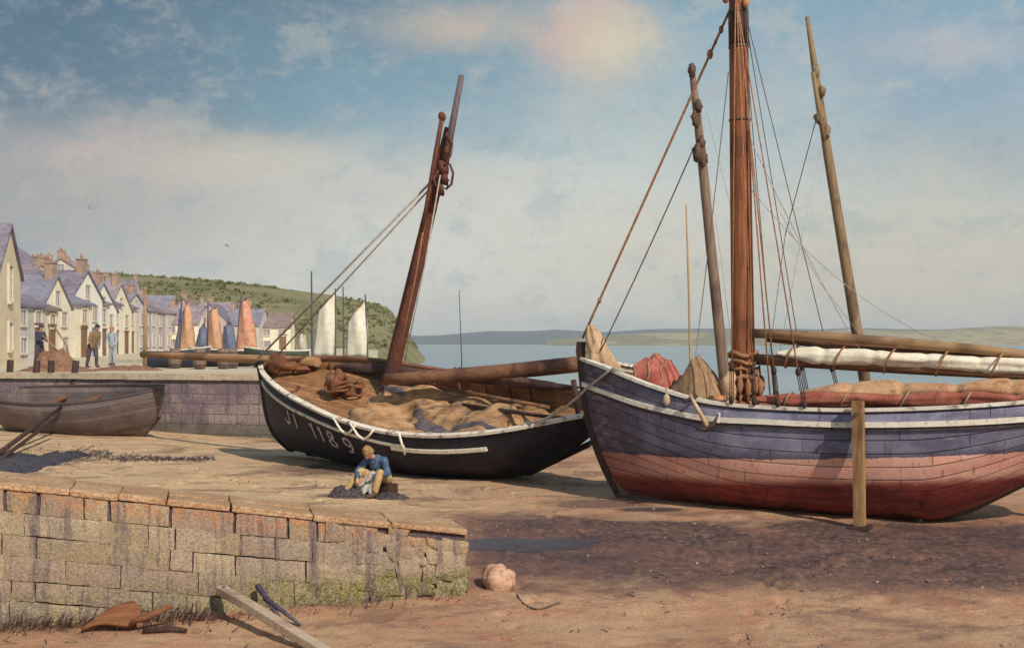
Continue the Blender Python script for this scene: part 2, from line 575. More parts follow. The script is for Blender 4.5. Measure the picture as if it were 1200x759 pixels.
def mat_hill(name, tones, scale, rough=.95, patch=None):
    t = NT(name)
    v = t.coords()
    n1 = t.noise(v, scale, 5, .62, .6); n2 = t.noise(v, scale * 4, 5, .65); n3 = t.noise(v, scale * 17, 4, .65)
    col = t.mix(t.ramp(n1, .40, .60), tones[0], tones[1])
    if patch:
        vo = t.n('ShaderNodeTexVoronoi', feature='F1')
        vo.inputs['Scale'].default_value = patch
        t.link(t.coords(scale=(1, .35, 1)), vo.inputs['Vector'])
        sp = t.n('ShaderNodeSeparateColor'); t.link(vo.outputs['Color'], sp.inputs[0])
        col = t.mix(t.ramp(sp.outputs[0], .35, .75, 0, .9), col, tones[3])
    col = t.mix(t.ramp(n2, .50, .66, 0, .9), col, tones[2])
    col = t.mix(t.ramp(n3, .55, .7, 0, .5), col, tuple(x * .45 for x in tones[0]))
    return t.finish(col, rough, t.bump(t.math('ADD', n2, n3), .9, .6 / max(scale, .01) * .1), .1)


M = {}
M['big_hull'] = mat_big_hull()
M['black_hull'] = mat_hull('black_tarred_planking', (.011, .010, .018), (.026, .022, .036), (.060, .048, .066))
M['brown_in'] = mat_hull('brown_inner_planking', (.20, .095, .04), (.30, .155, .07), (.10, .045, .03), .15, .75)
M['tan_hull'] = mat_hull('weathered_tan_planking', (.15, .115, .115), (.20, .155, .145), (.105, .08, .11), .17, .8)
M['blue_hull'] = mat_hull('slate_blue_planking', (.035, .045, .085), (.06, .075, .13), (.10, .10, .14), .15)
M['green_hull'] = mat_hull('bottle_green_planking', (.035, .05, .035), (.06, .075, .05), (.10, .09, .07), .15)
M['black_far'] = mat_hull('dull_black_planking', (.018, .016, .022), (.03, .026, .032), (.06, .045, .045), .15)
M['white'] = mottled('chalky_white_paint', (.76, .70, .58), (.82, .77, .66), (.46, .38, .34), 3.0, rough=.7, bump=.4)
M['white2'] = mottled('worn_white_paint', (.64, .57, .48), (.74, .68, .58), (.09, .065, .07), 1.3, rough=.7, bump=.4)
M['letters'] = mottled('faded_number_paint', (.30, .28, .29), (.46, .43, .42), (.12, .10, .11), 9.0, rough=.8, bump=.3)
M['foredeck'] = mat_planks('brown_deck_planks', (.24, .115, .050), (.38, .20, .095))
M['deck'] = mat_planks('grey_brown_deck_planks', (.20, .12, .075), (.30, .20, .13))
M['mast_red'] = wood('red_brown_mast_wood', (.100, .032, .022), (.17, .060, .036), (.075, .030, .030))
M['mast_orange'] = wood('varnished_mast_wood', (.17, .052, .024), (.32, .115, .046), (.085, .032, .024), spec=.35)
M['mast_tip'] = wood('grey_violet_topmast', (.12, .09, .105), (.17, .13, .15))
M['mast_grey'] = wood('grey_weathered_mast', (.17, .115, .085), (.25, .18, .13), (.10, .065, .06))
M['mast_tan'] = wood('tan_mast_wood', (.20, .135, .075), (.30, .21, .12), (.12, .075, .055))
M['mast_yellow'] = wood('ochre_mast_wood', (.38, .22, .09), (.50, .31, .14))
M['mast_blue'] = wood('blue_grey_mast_wood', (.06, .055, .085), (.10, .09, .13))
M['spar_x'] = wood('brown_spar_wood', (.15, .065, .036), (.25, .125, .07), (.10, .045, .035), 'X')
M['spar_pale'] = wood('pale_pine_spar', (.30, .165, .08), (.43, .26, .13), (.16, .08, .05), 'X')  # pale tan is the wood's own colour
M['gaff'] = wood('tan_gaff_wood', (.28, .165, .08), (.40, .26, .14), (.14, .075, .045), 'X')
M['leg'] = wood('ochre_leg_timber', (.24, .125, .055), (.38, .23, .105), (.11, .055, .035), 'Z', bump=.9)
M['dark_wood'] = wood('dark_wet_timber', (.040, .022, .020), (.075, .042, .034), None, 'Z')
M['grey_wood'] = wood('silvered_driftwood', (.40, .29, .21), (.52, .40, .30), (.22, .14, .12), 'X')
M['rust_wood'] = wood('rust_brown_timber', (.17, .065, .030), (.25, .105, .05), (.09, .035, .02), 'X')
M['rope'] = mottled('hemp_rope', (.27, .20, .13), (.36, .28, .19), (.16, .11, .08), 12, rough=.9)
M['rope_dark'] = mottled('tarred_rope', (.085, .055, .042), (.14, .09, .06), None, 12, rough=.9)
M['rope_grey'] = mottled('bleached_rope', (.33, .31, .28), (.44, .42, .38), (.2, .17, .15), 10, rough=.9)
M['rope_orange'] = mottled('russet_rope', (.26, .12, .06), (.36, .19, .10), (.12, .06, .05), 10, rough=.9)
M['iron'] = mottled('rusted_iron', (.055, .04, .045), (.09, .06, .055), (.14, .06, .035), 8, rough=.6, spec=.5)
M['sail_white'] = mottled('cream_sailcloth', (.74, .68, .53), (.82, .77, .64), (.58, .50, .37), 2.4, rough=.9, bump=.5)
M['sail_red'] = mottled('red_brown_sailcloth', (.29, .085, .055), (.38, .14, .09), (.19, .06, .06), 2.6, rough=.9, bump=.5)
M['sail_tan'] = mottled('tan_barked_sailcloth', (.42, .23, .125), (.50, .31, .18), (.29, .14, .075), 1.6, rough=.9, bump=.5)
M['sail_dark'] = mottled('dark_barked_sailcloth', (.065, .036, .034), (.11, .062, .05), (.04, .026, .034), 2.0, rough=.9, bump=.5)
M['tarp_red'] = mottled('faded_red_canvas', (.32, .075, .062), (.44, .135, .10), (.20, .06, .075), 1.9, rough=.85, bump=.4)
M['tarp_brown'] = mottled('brown_canvas', (.25, .15, .085), (.36, .23, .13), (.17, .115, .07), 2.2, stretch=(3, 1, 1), rough=.9, bump=.5)
M['cloth_tan'] = mottled('tan_canvas', (.42, .28, .17), (.54, .39, .26), (.26, .15, .09), 3.0, rough=.9, bump=.5)
M['net'] = mottled('dark_fishing_net', (.045, .036, .05), (.10, .08, .085), (.17, .14, .13), 14, rough=.95, bump=1.0, bdist=.05, grit=.6)
M['net_slate'] = mottled('slate_cloth', (.075, .064, .085), (.125, .10, .11), (.20, .135, .10), 2.2, rough=.95, bump=.5)
M['net_brown'] = mottled('brown_fishing_net', (.19, .10, .06), (.28, .16, .10), (.09, .05, .06), 7, rough=.95, bump=.9, bdist=.03)
M['sail_orange'] = mottled('orange_sailcloth', (.52, .26, .155), (.62, .36, .22), (.42, .25, .20), 1.3, rough=.9, bump=.4)
M['sail_pink'] = mottled('coral_sailcloth', (.56, .23, .165), (.64, .34, .22), (.48, .15, .12), 1.1, rough=.9, bump=.4)
M['sail_blue'] = mottled('slate_blue_sailcloth', (.12, .14, .21), (.17, .185, .26), (.09, .09, .15), 1.3, rough=.9, bump=.4)
M['sail_cream'] = mottled('pale_cream_sailcloth', (.66, .60, .47), (.74, .69, .56), (.54, .48, .40), 1.0, rough=.9, bump=.4)
M['sail_beige'] = mottled('grey_beige_sailcloth', (.44, .38, .31), (.52, .46, .38), (.34, .28, .25), 1.3, rough=.9, bump=.4)
M['wallstone'] = mat_wallstone()
M['mortar'] = mottled('dark_wall_core', (.085, .062, .075), (.12, .09, .095), (.05, .035, .05), 5, rough=.95, bump=.8, bdist=.03)
M['quaywall'] = mat_quaywall()
M['coping'] = mottled('pale_quay_coping', (.40, .33, .24), (.48, .41, .30), (.30, .235, .20), 1.6, rough=.9, bump=.5)
M['quaytop'] = mottled('trodden_quay_paving', (.50, .42, .31), (.58, .50, .38), (.40, .31, .24), .5, stretch=(.5, 1.6, 1), rough=.92, bump=.5)
M['rock'] = mottled('pink_sandstone', (.44, .25, .17), (.54, .34, .24), (.28, .16, .14), 4, rough=.9, bump=.7, bdist=.03)
M['pebble'] = mottled('beach_pebbles', (.20, .14, .115), (.36, .26, .19), (.10, .08, .09), 3, rough=.8, bump=.4)
M['weed'] = mottled('dry_wrack', (.085, .052, .045), (.155, .095, .065), (.07, .055, .075), 3, rough=.85)
M['weed_shade'] = mottled('dark_weed_and_shade', (.032, .024, .034), (.060, .044, .052), (.10, .068, .06), 3, rough=.5, spec=.5)  # for real weed scraps and the strip that stands in for shadow
M['skin'] = mottled('weathered_skin', (.42, .22, .14), (.48, .27, .18), None, 8, rough=.7, bump=.1)
M['hair'] = mottled('sandy_hair', (.26, .16, .065), (.36, .23, .10), (.16, .09, .045), 20, rough=.8, bump=.8)
M['hair_dark'] = mottled('dark_hair', (.04, .03, .03), (.07, .05, .045), None, 20, rough=.8)
M['cloth_blue'] = mottled('faded_blue_cotton', (.040, .075, .145), (.075, .12, .21), (.14, .20, .29), 6, rough=.9, bump=.7, bdist=.02)
M['cloth_navy'] = mottled('navy_wool', (.035, .035, .065), (.06, .058, .095), None, 6, rough=.9, bump=.6)
M['cloth_ochre'] = mottled('ochre_trouser_cloth', (.40, .27, .12), (.52, .37, .19), (.25, .16, .08), 6, rough=.9, bump=.7, bdist=.02)
M['cloth_brown'] = mottled('brown_work_cloth', (.18, .12, .075), (.26, .18, .11), None, 6, rough=.9, bump=.6)
M['cloth_dark'] = mottled('dark_trouser_cloth', (.06, .045, .055), (.10, .075, .08), None, 6, rough=.9, bump=.6)
M['cloth_sky'] = mottled('pale_blue_blouse', (.27, .31, .36), (.34, .38, .42), None, 6, rough=.9, bump=.6)
M['cloth_grey'] = mottled('grey_apron_cloth', (.36, .34, .32), (.46, .44, .40), (.24, .2, .2), 6, rough=.9, bump=.6)
M['cloth_rust'] = mottled('rust_headscarf', (.42, .17, .08), (.50, .23, .12), None, 6, rough=.9, bump=.6)
M['leather'] = mottled('brown_boot_leather', (.07, .045, .035), (.11, .07, .05), None, 6, rough=.6)
M['orange_tub'] = wood('orange_staves', (.42, .17, .075), (.54, .25, .12), (.25, .09, .04), 'Z')
M['barrel'] = wood('grey_brown_staves', (.16, .11, .08), (.26, .19, .14), (.09, .07, .08), 'Z')
M['gull'] = mottled('gull_plumage', (.30, .29, .30), (.40, .39, .40), (.10, .10, .09), 8, rough=.8)
for nm, a, b, c in (('wall_cream', (.74, .66, .48), (.80, .73, .57), (.60, .51, .42)), ('wall_white', (.76, .72, .62), (.82, .78, .69), (.64, .58, .54)),
                    ('wall_warm', (.68, .55, .37), (.75, .63, .45), (.54, .43, .34)), ('wall_grey', (.46, .43, .41), (.54, .51, .47), (.36, .31, .33)),
                    ('wall_mauve', (.36, .30, .33), (.44, .38, .39), (.28, .22, .27))):
    M[nm] = mottled(nm + '_plaster', a, b, c, .7, rough=.95, bump=.5, bdist=.02, fine=9)
for nm, a, b, c in (('roof_slate', (.17, .15, .20), (.24, .21, .26), (.12, .10, .14)), ('roof_blue', (.19, .19, .25), (.26, .26, .31), (.14, .12, .18)),
                    ('roof_brown', (.21, .15, .15), (.28, .21, .19), (.14, .10, .12)), ('roof_mauve', (.25, .20, .24), (.32, .27, .29), (.17, .135, .17))):
    M[nm] = mottled(nm + '_tiles', a, b, c, .9, stretch=(1, 1, 2), rough=.85, bump=.7, bdist=.03, fine=12)
M['frame'] = mottled('window_frame_paint', (.55, .49, .40), (.63, .57, .48), None, 3, rough=.7)
M['pane'] = mottled('dim_window_glass', (.24, .22, .26), (.32, .30, .33), None, 1.2, rough=.25, bump=.05, spec=.5)
M['door_blue'] = mottled('blue_door_paint', (.14, .19, .28), (.19, .25, .34), None, 3, rough=.7)
M['door_brown'] = mottled('brown_door_paint', (.17, .10, .065), (.23, .14, .09), None, 3, rough=.7)
M['chimney'] = mottled('chimney_brick', (.33, .22, .17), (.42, .30, .23), (.24, .17, .17), 2, rough=.9, bump=.6)
M['stone_rubble'] = mottled('yard_wall_rubble', (.34, .28, .22), (.42, .35, .28), (.22, .18, .18), 1.6, rough=.95, bump=.8, bdist=.04)

# ------------------------------------------------------------------ setting
def build_ground():
    xs = list(np.arange(-34, -10, .2)) + list(np.arange(-10, 9, .075)) + list(np.arange(9, 26.01, .2)); ys = list(np.arange(4, 13, .2)) + list(np.arange(13, 29, .07)) + list(np.arange(29, 54.01, .14))
    far = [60, 80, 120, 200, 400, 900, 2000, 4200, 6000]
    xs = [-(26 + f) for f in reversed(far)] + [-50, -42, -38] + xs + [30, 36] + [40 + f for f in far]
    ys = [-80, -40, -15, -4, 0] + ys + [58] + [60 + f for f in far]
    xs = sorted(set(xs)); ys = sorted(set(ys))
    nx, ny = len(xs), len(ys)
    co = np.zeros((nx * ny, 3), dtype=np.float64)
    k = 0
    for y in ys:
        for x in xs:
            z = ground_z(x, y)
            if 10 < y < 34 and -20 < x < 16:
                r = nz(x * 2.3, y * 3.6, 11)
                z += .012 * r + .016 * max(0, nz(x * 1.1 + 9, y * 1.1, 5)) - .03 * max(0, nz(x * 3.1, y * 3.1, 21) - .35)
            co[k] = (x, y, z); k += 1
    # footprints and the ruts of dragged keels
    rnd = random.Random(4)
    X = np.array(xs); Y = np.array(ys); Z = co[:, 2].reshape(ny, nx)
    def dent(x, y, rx, ry, ang, depth):
        i0, i1 = np.searchsorted(X, x - .5), np.searchsorted(X, x + .5)
        j0, j1 = np.searchsorted(Y, y - .5), np.searchsorted(Y, y + .5)
        if i1 <= i0 or j1 <= j0: return
        gx, gy = np.meshgrid(X[i0:i1] - x, Y[j0:j1] - y)
        a, c = gx * math.cos(ang) + gy * math.sin(ang), -gx * math.sin(ang) + gy * math.cos(ang)
        r = np.sqrt((a / rx) ** 2 + (c / ry) ** 2)
        Z[j0:j1, i0:i1] += depth * (-np.exp(-r ** 4) + .35 * np.exp(-((r - 1.35) / .3) ** 2))
    for path in (((-.2, 14.0), (.4, 17.5), (-1.2, 21.0), (-2.6, 22.6)), ((7.5, 14.2), (4.0, 16.2), (1.0, 19.8), (-.4, 24.5)), ((-3.6, 22.4), (-6.0, 25.5), (-8.5, 28.8)),
                 ((2.6, 13.4), (3.6, 16.4), (5.2, 18.2)), ((-7.5, 20.5), (-4.6, 21.8), (-1.0, 25.0)), ((6.5, 17.2), (3.0, 18.6), (-.2, 19.2))):
        for (a, c) in zip(path[:-1], path[1:]):
            L = math.hypot(c[0] - a[0], c[1] - a[1]); ang = math.atan2(c[1] - a[1], c[0] - a[0]); k = 0.0
            while k < L:
                sd_ = 1 if int(k / .62) % 2 else -1
                dent(a[0] + (c[0] - a[0]) * k / L - math.sin(ang) * .11 * sd_ + rnd.uniform(-.05, .05), a[1] + (c[1] - a[1]) * k / L + math.cos(ang) * .11 * sd_ + rnd.uniform(-.05, .05),
                     .15, .075, ang + rnd.uniform(-.2, .2), rnd.uniform(.05, .08))
                k += .62 + rnd.uniform(-.06, .06)
    for (a, c, wd, dp) in (((1.2, 23.6), (-2.2, 28.9), .13, .05), ((8.8, 15.0), (2.2, 17.4), .10, .035), ((8.9, 15.6), (2.4, 18.0), .10, .03), ((-9.5, 21.0), (-5.2, 27.5), .12, .04)):
        L = math.hypot(c[0] - a[0], c[1] - a[1]); ang = math.atan2(c[1] - a[1], c[0] - a[0])
        for k in np.arange(0, L, .09):
            q = .25 * math.sin(k * .7)
            dent(a[0] + (c[0] - a[0]) * k / L - math.sin(ang) * q, a[1] + (c[1] - a[1]) * k / L + math.cos(ang) * q, .16, wd, ang, dp * .35 * (1 + .5 * nz(k, a[0])))
    for _ in range(420):
        dent(rnd.uniform(-9, 8.5), rnd.uniform(13.5, 28), rnd.uniform(.10, .35), rnd.uniform(.06, .16), rnd.uniform(-.5, .5), rnd.uniform(-.018, .03))
    co[:, 2] = Z.ravel()
    faces = []
    for j in range(ny - 1):
        b = j * nx
        for i in range(nx - 1):
            faces.append((b + i, b + i + 1, b + nx + i + 1, b + nx + i))
    me = bpy.data.meshes.new('beach')
    me.from_pydata(co.tolist(), [], faces)
    me.materials.append(mat_sand())
    me.polygons.foreach_set('use_smooth', [True] * len(me.polygons))
    o = bpy.data.objects.new('beach', me); COL.objects.link(o)
    tag(o, kind='structure')


build_ground()

b = MB()
b.grid([[(x, y, SEA) for x in (-6200, -600, -100, -30, 30, 100, 600, 6200)] for y in (37, 80, 200, 600, 2000, 6200)], smooth=False)
tag(b.build('sea', mat_sea()), kind='structure')

# row of houses: runs away from the viewer along the left of the harbour
ROW0 = Vector((-28.0, 67.0)); RD = Vector((-.206, .979)).normalized(); RN = Vector((RD.y, -RD.x))   # RN faces the water
RIDGE = [(-330, 15), (-220, 19), (-150, 21), (-94, 19.6), (-64, 17.0), (-52, 15.6), (-43, 14.3), (-36, 12.6), (-31, 10.6), (-26.5, 5.0), (-22, -1.0), (-19, -4), (40, -5)]


def hill_z(x, y):
    p = Vector((x, y)) - ROW0
    s, q = p.dot(RD), -p.dot(RN)                     # along the row, inland of it
    town = -3 if q < -1 else 1.9 + 11.5 * (1 - math.exp(-max(0, q - 3) * .095))
    if q < 0: town = lerp(1.9, -3, sm(0, -3, q))
    town = lerp(1.3, town, sm(52, 88, y)) if q > 0 else town
    xr = x * 300 / max(y, 200)
    head = curve(RIDGE, xr) * max(y, 200) / 300
    head = lerp(-4, head, sm(185, 300, y) ** .8) if y < 300 else lerp(head, -4, sm(330, 460, y))
    z = max(lerp(town, -4, sm(235, 262, y)), head)
    return z + .35 * nz(x * .06, y * .06, 2) + .15 * nz(x * .3, y * .3, 5)


b = MB()
xs = [-330 + 6.0 * i for i in range(20)] + [-210 + 2.5 * i for i in range(82)]
ys = [44 + 3.2 * j for j in range(132)]
b.grid([[(x, y, hill_z(x, y)) for x in xs] for y in ys])
tag(b.build('headland_hill', mat_hill('headland_grass', ((.20, .195, .095), (.28, .255, .13), (.32, .255, .165), (.2, .2, .1)), .05)), kind='structure')


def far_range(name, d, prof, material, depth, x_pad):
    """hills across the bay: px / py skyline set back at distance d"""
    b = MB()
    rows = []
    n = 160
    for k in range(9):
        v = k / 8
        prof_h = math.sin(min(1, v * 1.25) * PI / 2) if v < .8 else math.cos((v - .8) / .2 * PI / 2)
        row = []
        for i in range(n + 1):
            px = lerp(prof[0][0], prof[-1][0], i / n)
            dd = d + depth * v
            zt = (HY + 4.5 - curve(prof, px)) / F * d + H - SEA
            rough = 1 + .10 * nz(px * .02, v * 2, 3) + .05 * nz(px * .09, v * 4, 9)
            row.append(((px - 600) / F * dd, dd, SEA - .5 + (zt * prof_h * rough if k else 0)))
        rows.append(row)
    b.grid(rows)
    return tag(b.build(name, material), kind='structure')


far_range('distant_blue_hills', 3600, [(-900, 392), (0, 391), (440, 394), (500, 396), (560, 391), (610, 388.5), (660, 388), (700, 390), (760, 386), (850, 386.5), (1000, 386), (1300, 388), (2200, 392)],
          mat_hill('far_hill_haze_blue', ((.055, .075, .10), (.075, .095, .12), (.065, .08, .11), (.2, .2, .15)), .004), 900, 0)  # distance haze put into the hills as blue tones
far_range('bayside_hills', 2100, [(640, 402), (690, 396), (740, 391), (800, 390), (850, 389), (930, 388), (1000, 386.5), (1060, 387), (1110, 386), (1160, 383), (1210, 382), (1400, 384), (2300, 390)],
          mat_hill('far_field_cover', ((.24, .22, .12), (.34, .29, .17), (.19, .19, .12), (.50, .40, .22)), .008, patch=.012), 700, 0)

# quay
QUAY = [(-5.6, 37.4), (-42, 46.5), (-75, 60), (-75, 260), (-38, 260), (-20, 178), (-27.5, 142), (-23.0, 66), (-17.5, 58), (-5.6, 54)]
b = MB(); b.prism(QUAY, -2.6, QZ - .004)
tag(b.build('quay_paving', M['quaytop']), kind='structure')
qd = (Vector((-42, 46.5)) - Vector((-5.6, 37.4))).normalized(); qn = Vector((qd.y, -qd.x)) * -1
if qn.y > 0: qn = -qn
b = MB()
q0 = Vector((-5.2, 37.3))
for (off, z0, z1, ln) in ((0, -1.6, QZ - .17, 38.5),):
    a = q0; c = q0 + qd * ln
    b.prism([tuple(a + qn * .45), tuple(c + qn * .45), tuple(c - qn * .2), tuple(a - qn * .2)], z0, z1)
    e = Vector((-5.2, 54.5))
    b.prism([tuple(a - qn * .22 + Vector((0, .0))), tuple(a - qn * .22 + Vector((-.7, .2))), (-5.9, 54.5), tuple(e)], z0, z1)
qw = b.build('quay_wall', M['quaywall'])
tag(qw, 'long grey violet stone quay wall behind the beached hulls', 'wall')
b = MB(); s = 0
while s < 38.2:
    L = random.uniform(1.0, 1.7)
    c = q0 + qd * (s + L / 2) + qn * .16
    b.box((c.x, c.y, QZ - .075), (L - .012, .78, .19), Matrix.Rotation(math.atan2(qd.y, qd.x), 3, 'Z'), jit=.008)
    s += L
b.build('coping', M['coping'], qw)

# ------------------------------------------------------------------ hulls
class Hull:
    def __init__(self, L, sheer, beam, keel, stem, p_bow=1.7, p_mid=.75, p_stern=1.1, ns=44, nu=14, xmid=.38, thick=.07, stern_x=None):
        self.L, self.sheer, self.beam, self.keel, self.stem = L, sheer, beam, keel, stem
        self.p_bow, self.p_mid, self.p_stern, self.ns, self.nu, self.xmid, self.thick = p_bow, p_mid, p_stern, ns, nu, xmid, thick
        self.stern_x = stern_x or (lambda z: 0.0)

    def pt(self, t, u, side=-1):
        """t bow..stern, u keel..sheer"""
        sz, kz, bm = self.sheer(t), self.keel(t), self.beam(t)
        p = lerp(self.p_bow, self.p_mid, sm(0, self.xmid, t)) if t < .62 else lerp(self.p_mid, self.p_stern, sm(.62, 1, t))
        a = u * PI / 2
        y = bm * math.sin(a) ** p if u > 0 else 0.0
        z01 = 1 - max(0.0, math.cos(a)) ** p if u < 1 else 1.0
        x = self.L * t + (1 - sm(0, .45, t)) * self.stem(z01) + sm(.7, 1, t) * self.stern_x(z01)
        return Vector((x, side * y, kz + (sz - kz) * z01))

    def pt_below(self, t, drop, side=-1):
        target = self.sheer(t) - drop
        lo, hi = 0.0, 1.0
        for _ in range(24):
            m = (lo + hi) / 2
            if self.pt(t, m, side).z < target: lo = m
            else: hi = m
        return self.pt(t, lo, side)

    def line(self, drop, t0, t1, side, n=44, out=0.0):
        pts = []
        for i in range(n + 1):
            t = lerp(t0, t1, i / n)
            d = drop(t) if callable(drop) else drop
            p = self.pt_below(t, d, side) if d > 1e-4 else self.pt(t, 1, side)
            pts.append(p + Vector((-out * .6 * (1 - sm(0, .1, t)), side * out, 0)))
        return pts

    def mesh(self, name, outer, inner, parent):
        b = MB(); rows, uvs = [], []
        for i in range(self.ns + 1):
            t = (i / self.ns) ** 1.15
            row, uv, g = [], [], 0
            side_pts = [self.pt(t, (k / self.nu) ** .85, -1) for k in range(self.nu, -1, -1)]
            row = side_pts + [Vector((p.x, -p.y, p.z)) for p in reversed(side_pts[:-1])]
            acc = [0]
            for k in range(1, len(row)):
                acc.append(acc[-1] + (row[k] - row[k - 1]).length)
            midg = acc[self.nu]
            sc = 1.0
            ref = 2.3
            uv = [(row[k].x, (acc[k] - midg) / max(midg, .4) * ref) for k in range(len(row))]
            rows.append(row); uvs.append(uv)
        b.grid(rows, uvs)
        # transom
        last = rows[-1]; base = len(b.v)
        b.v.extend(last)
        n = len(last)
        for k in range(n // 2):
            b.face([base + k, base + k + 1, base + n - 2 - k, base + n - 1 - k] if k + 1 < n - 2 - k else [base + k, base + k + 1, base + n - 1 - k],
                   None, 0, False)
        o = b.build(name, [outer, inner], parent, weld=True)
        sd = o.modifiers.new('thick', 'SOLIDIFY'); sd.thickness = self.thick; sd.offset = -1; sd.material_offset = 1; sd.material_offset_rim = 1
        return o

    def deck(self, name, mt, parent, t0, t1, drop, inset=.06, camber=.04, n=24, m=10):
        b = MB(); rows, uvs = [], []
        for i in range(n + 1):
            t = lerp(t0, t1, i / n)
            p = self.pt_below(t, drop(t) if callable(drop) else drop, -1)
            w = max(.02, -p.y - inset)
            row, uv = [], []
            for k in range(m + 1):
                s = k / m * 2 - 1
                row.append(Vector((p.x + inset * (1 - t) * .5, s * w, p.z + camber * (1 - s * s))))
                uv.append((p.x, s * w + 5))
            rows.append(row); uvs.append(uv)
        b.grid(rows, uvs)
        return b.build(name, mt, parent)

    def gunwale(self, name, mt, parent, w=.13, h=.06, t0=0.0, t1=1.0, z=.0, sides=(-1, 1)):
        b = MB()
        for side in sides:
            pts = [p + Vector((0, 0, z + h * .5 + .003)) for p in self.line(0, t0, t1, side)]
            wi = w * .5
            prof = [(-wi, -h / 2), (wi, -h / 2), (wi * .92, h / 2), (-wi * .92, h / 2)]
            off = -side * w * .28
            b.sweep([p + Vector((0, off, 0)) for p in pts], prof)
        return b.build(name, mt, parent)

    def strake(self, name, mt, parent, drop, t0=.0, t1=1.0, w=.05, h=.07, sides=(-1, 1)):
        b = MB()
        for side in sides:
            pts = self.line(drop, t0, t1, side, out=w * .35)
            n = len(pts)
            prof = [(-w / 2, -h / 2), (w / 2, -h / 2), (w / 2, h / 2), (-w / 2, h / 2)]
            b.sweep(pts, prof)
        return b.build(name, mt, parent)


def heap(name, mt, parent, fn, nx=40, ny=26, thick=.03):
    b = MB()
    b.grid([[fn(i / nx, j / ny) for j in range(ny + 1)] for i in range(nx + 1)])
    o = b.build(name, mt, parent)
    s = o.modifiers.new('thick', 'SOLIDIFY'); s.thickness = thick; s.offset = -1
    return o


def sag(a, c, drop, n=14):
    a, c = Vector(a), Vector(c)
    return [a.lerp(c, i / n) - Vector((0, 0, drop * 4 * (i / n) * (1 - i / n))) for i in range(n + 1)]


def rope(name, mt, parent, pts, r=.014, seg=6):
    b = MB(); b.tube(pts, r, seg)
    return b.build(name, mt, parent)


def roll(name, mt, parent, p0, p1, r0, r1, lump=.25, seed=0.0, squash=1.0, n=40, seg=16, taper=True):
    """a rolled sail: fat, creased, nipped in where the lashings go"""
    p0, p1 = Vector(p0), Vector(p1)
    d = (p1 - p0); L = d.length; d.normalize()
    up = Vector((0, 0, 1)); s = d.cross(up).normalized(); u = s.cross(d)
    rows = []
    for i in range(n + 1):
        t = i / n
        rr = lerp(r0, r1, t)
        if taper:
            rr *= min(1, .25 + 6 * min(t, 1 - t))
        nip = 1 - .15 * max(0, math.cos(t * L / .85 * 2 * PI)) ** 6
        c = p0 + d * (L * t) + u * (.03 * nz(t * 5 + seed, 1, 1))
        row = []
        for k in range(seg):
            w = 2 * PI * k / seg
            q = 1 + lump * nz(math.cos(w) * 1.3 + seed, math.sin(w) * 1.3, t * L * 1.5) + .22 * (.4 - abs(nz(math.cos(w) * 2.2 + seed, math.sin(w) * 2.2, t * L * .8 + w))) + .10 * math.sin(w * 3 + t * L * 2.3 + seed)
            row.append(c + (s * math.cos(w) + u * (math.sin(w) * squash)) * (rr * nip * q))
        rows.append(row)
    b = MB(); b.grid(rows, closed_v=True)
    b.face(list(reversed(range(seg))), None, 0, False)
    b.face([n * seg + k for k in range(seg)], None, 0, False)
    return b.build(name, mt, parent)


def block_at(b, p, r=.07):
    b.ball(p, (r * .65, r * .65, r), 8, 6)


# ================================================================== THE BIG BLUE AND RED BOAT
BIG = empty('sailing_barge', (1.48, 23.2, 0), (0, 0, math.atan2(-.475, .88)))
tag(BIG, 'large sailing boat with blue topsides, red bottom and tall varnished mast, beached on the sand', 'sailing boat')
bpy.context.view_layer.update()
BM_ = Matrix.Translation((1.48, 23.2, 0)) @ Matrix.Rotation(math.atan2(-.475, .88), 4, 'Z')
BI = BM_.inverted()
BL = 9.7
b_sheer = lambda t: curve([(0, 2.62), (.8, 2.46), (1.8, 2.16), (2.9, 1.91), (4.0, 1.84), (5.5, 1.84), (7.5, 1.97), (9.7, 2.25)], t * BL)
b_beam = lambda t: curve([(0, .06), (.4, .46), (1.0, .84), (2.0, 1.18), (3.2, 1.38), (5.0, 1.45), (7.0, 1.34), (8.5, 1.1), (9.7, .8)], t * BL)
b_keel = lambda t: .0 + max(0, t * BL - 6.45) ** 1.25 * .46 - .02
hb = Hull(BL, b_sheer, b_beam, b_keel, lambda z: .12 + .62 * (1 - z) ** 2.6 - .22 * z, p_bow=1.45, p_mid=.80, p_stern=1.2, ns=60, nu=18)
hb.mesh('hull', M['big_hull'], M['deck'], BIG)
hb.deck('deck', M['deck'], BIG, .03, .985, .36)
hb.gunwale('gunwale', M['white2'], BIG, .15, .055)
hb.strake('rubbing_strake', M['white'], BIG, lambda t: curve([(0, .46), (1, .44), (2.4, .30), (4, .21), (9.7, .25)], t * BL), 0.0, 1.0, .07, .085)
hb.strake('lower_wale', M['cloth_dark'], BIG, lambda t: curve([(0, .55), (1, .53), (2.4, .385), (4, .285), (9.7, .33)], t * BL), 0.0, 1.0, .045, .05)
b = MB()
st = [hb.pt(0, u / 14, -1) for u in range(15)]
prof = [Vector((p.x - .02, 0, p.z)) for p in st] + [Vector((st[-1].x - .05, 0, 2.80)), Vector((st[-1].x - .03, 0, 2.98))]
for i in range(len(prof) - 1):
    pass
b.sweep(prof, [(-.06, -.06), (.06, -.06), (.06, .09), (-.06, .09)], ups=[Vector((-1, 0, 0))] * len(prof))
b.build('stem_post', M['dark_wood'], BIG)
b = MB(); b.sweep([(0.62, 0, -.03), (3, 0, -.05), (6.4, 0, -.05), (7.0, 0, .16), (8.0, 0, .75), (9.6, 0, 1.92)], [(-.07, -.03), (.07, -.03), (.07, .1), (-.07, .1)])
b.build('keel', M['iron'], BIG)

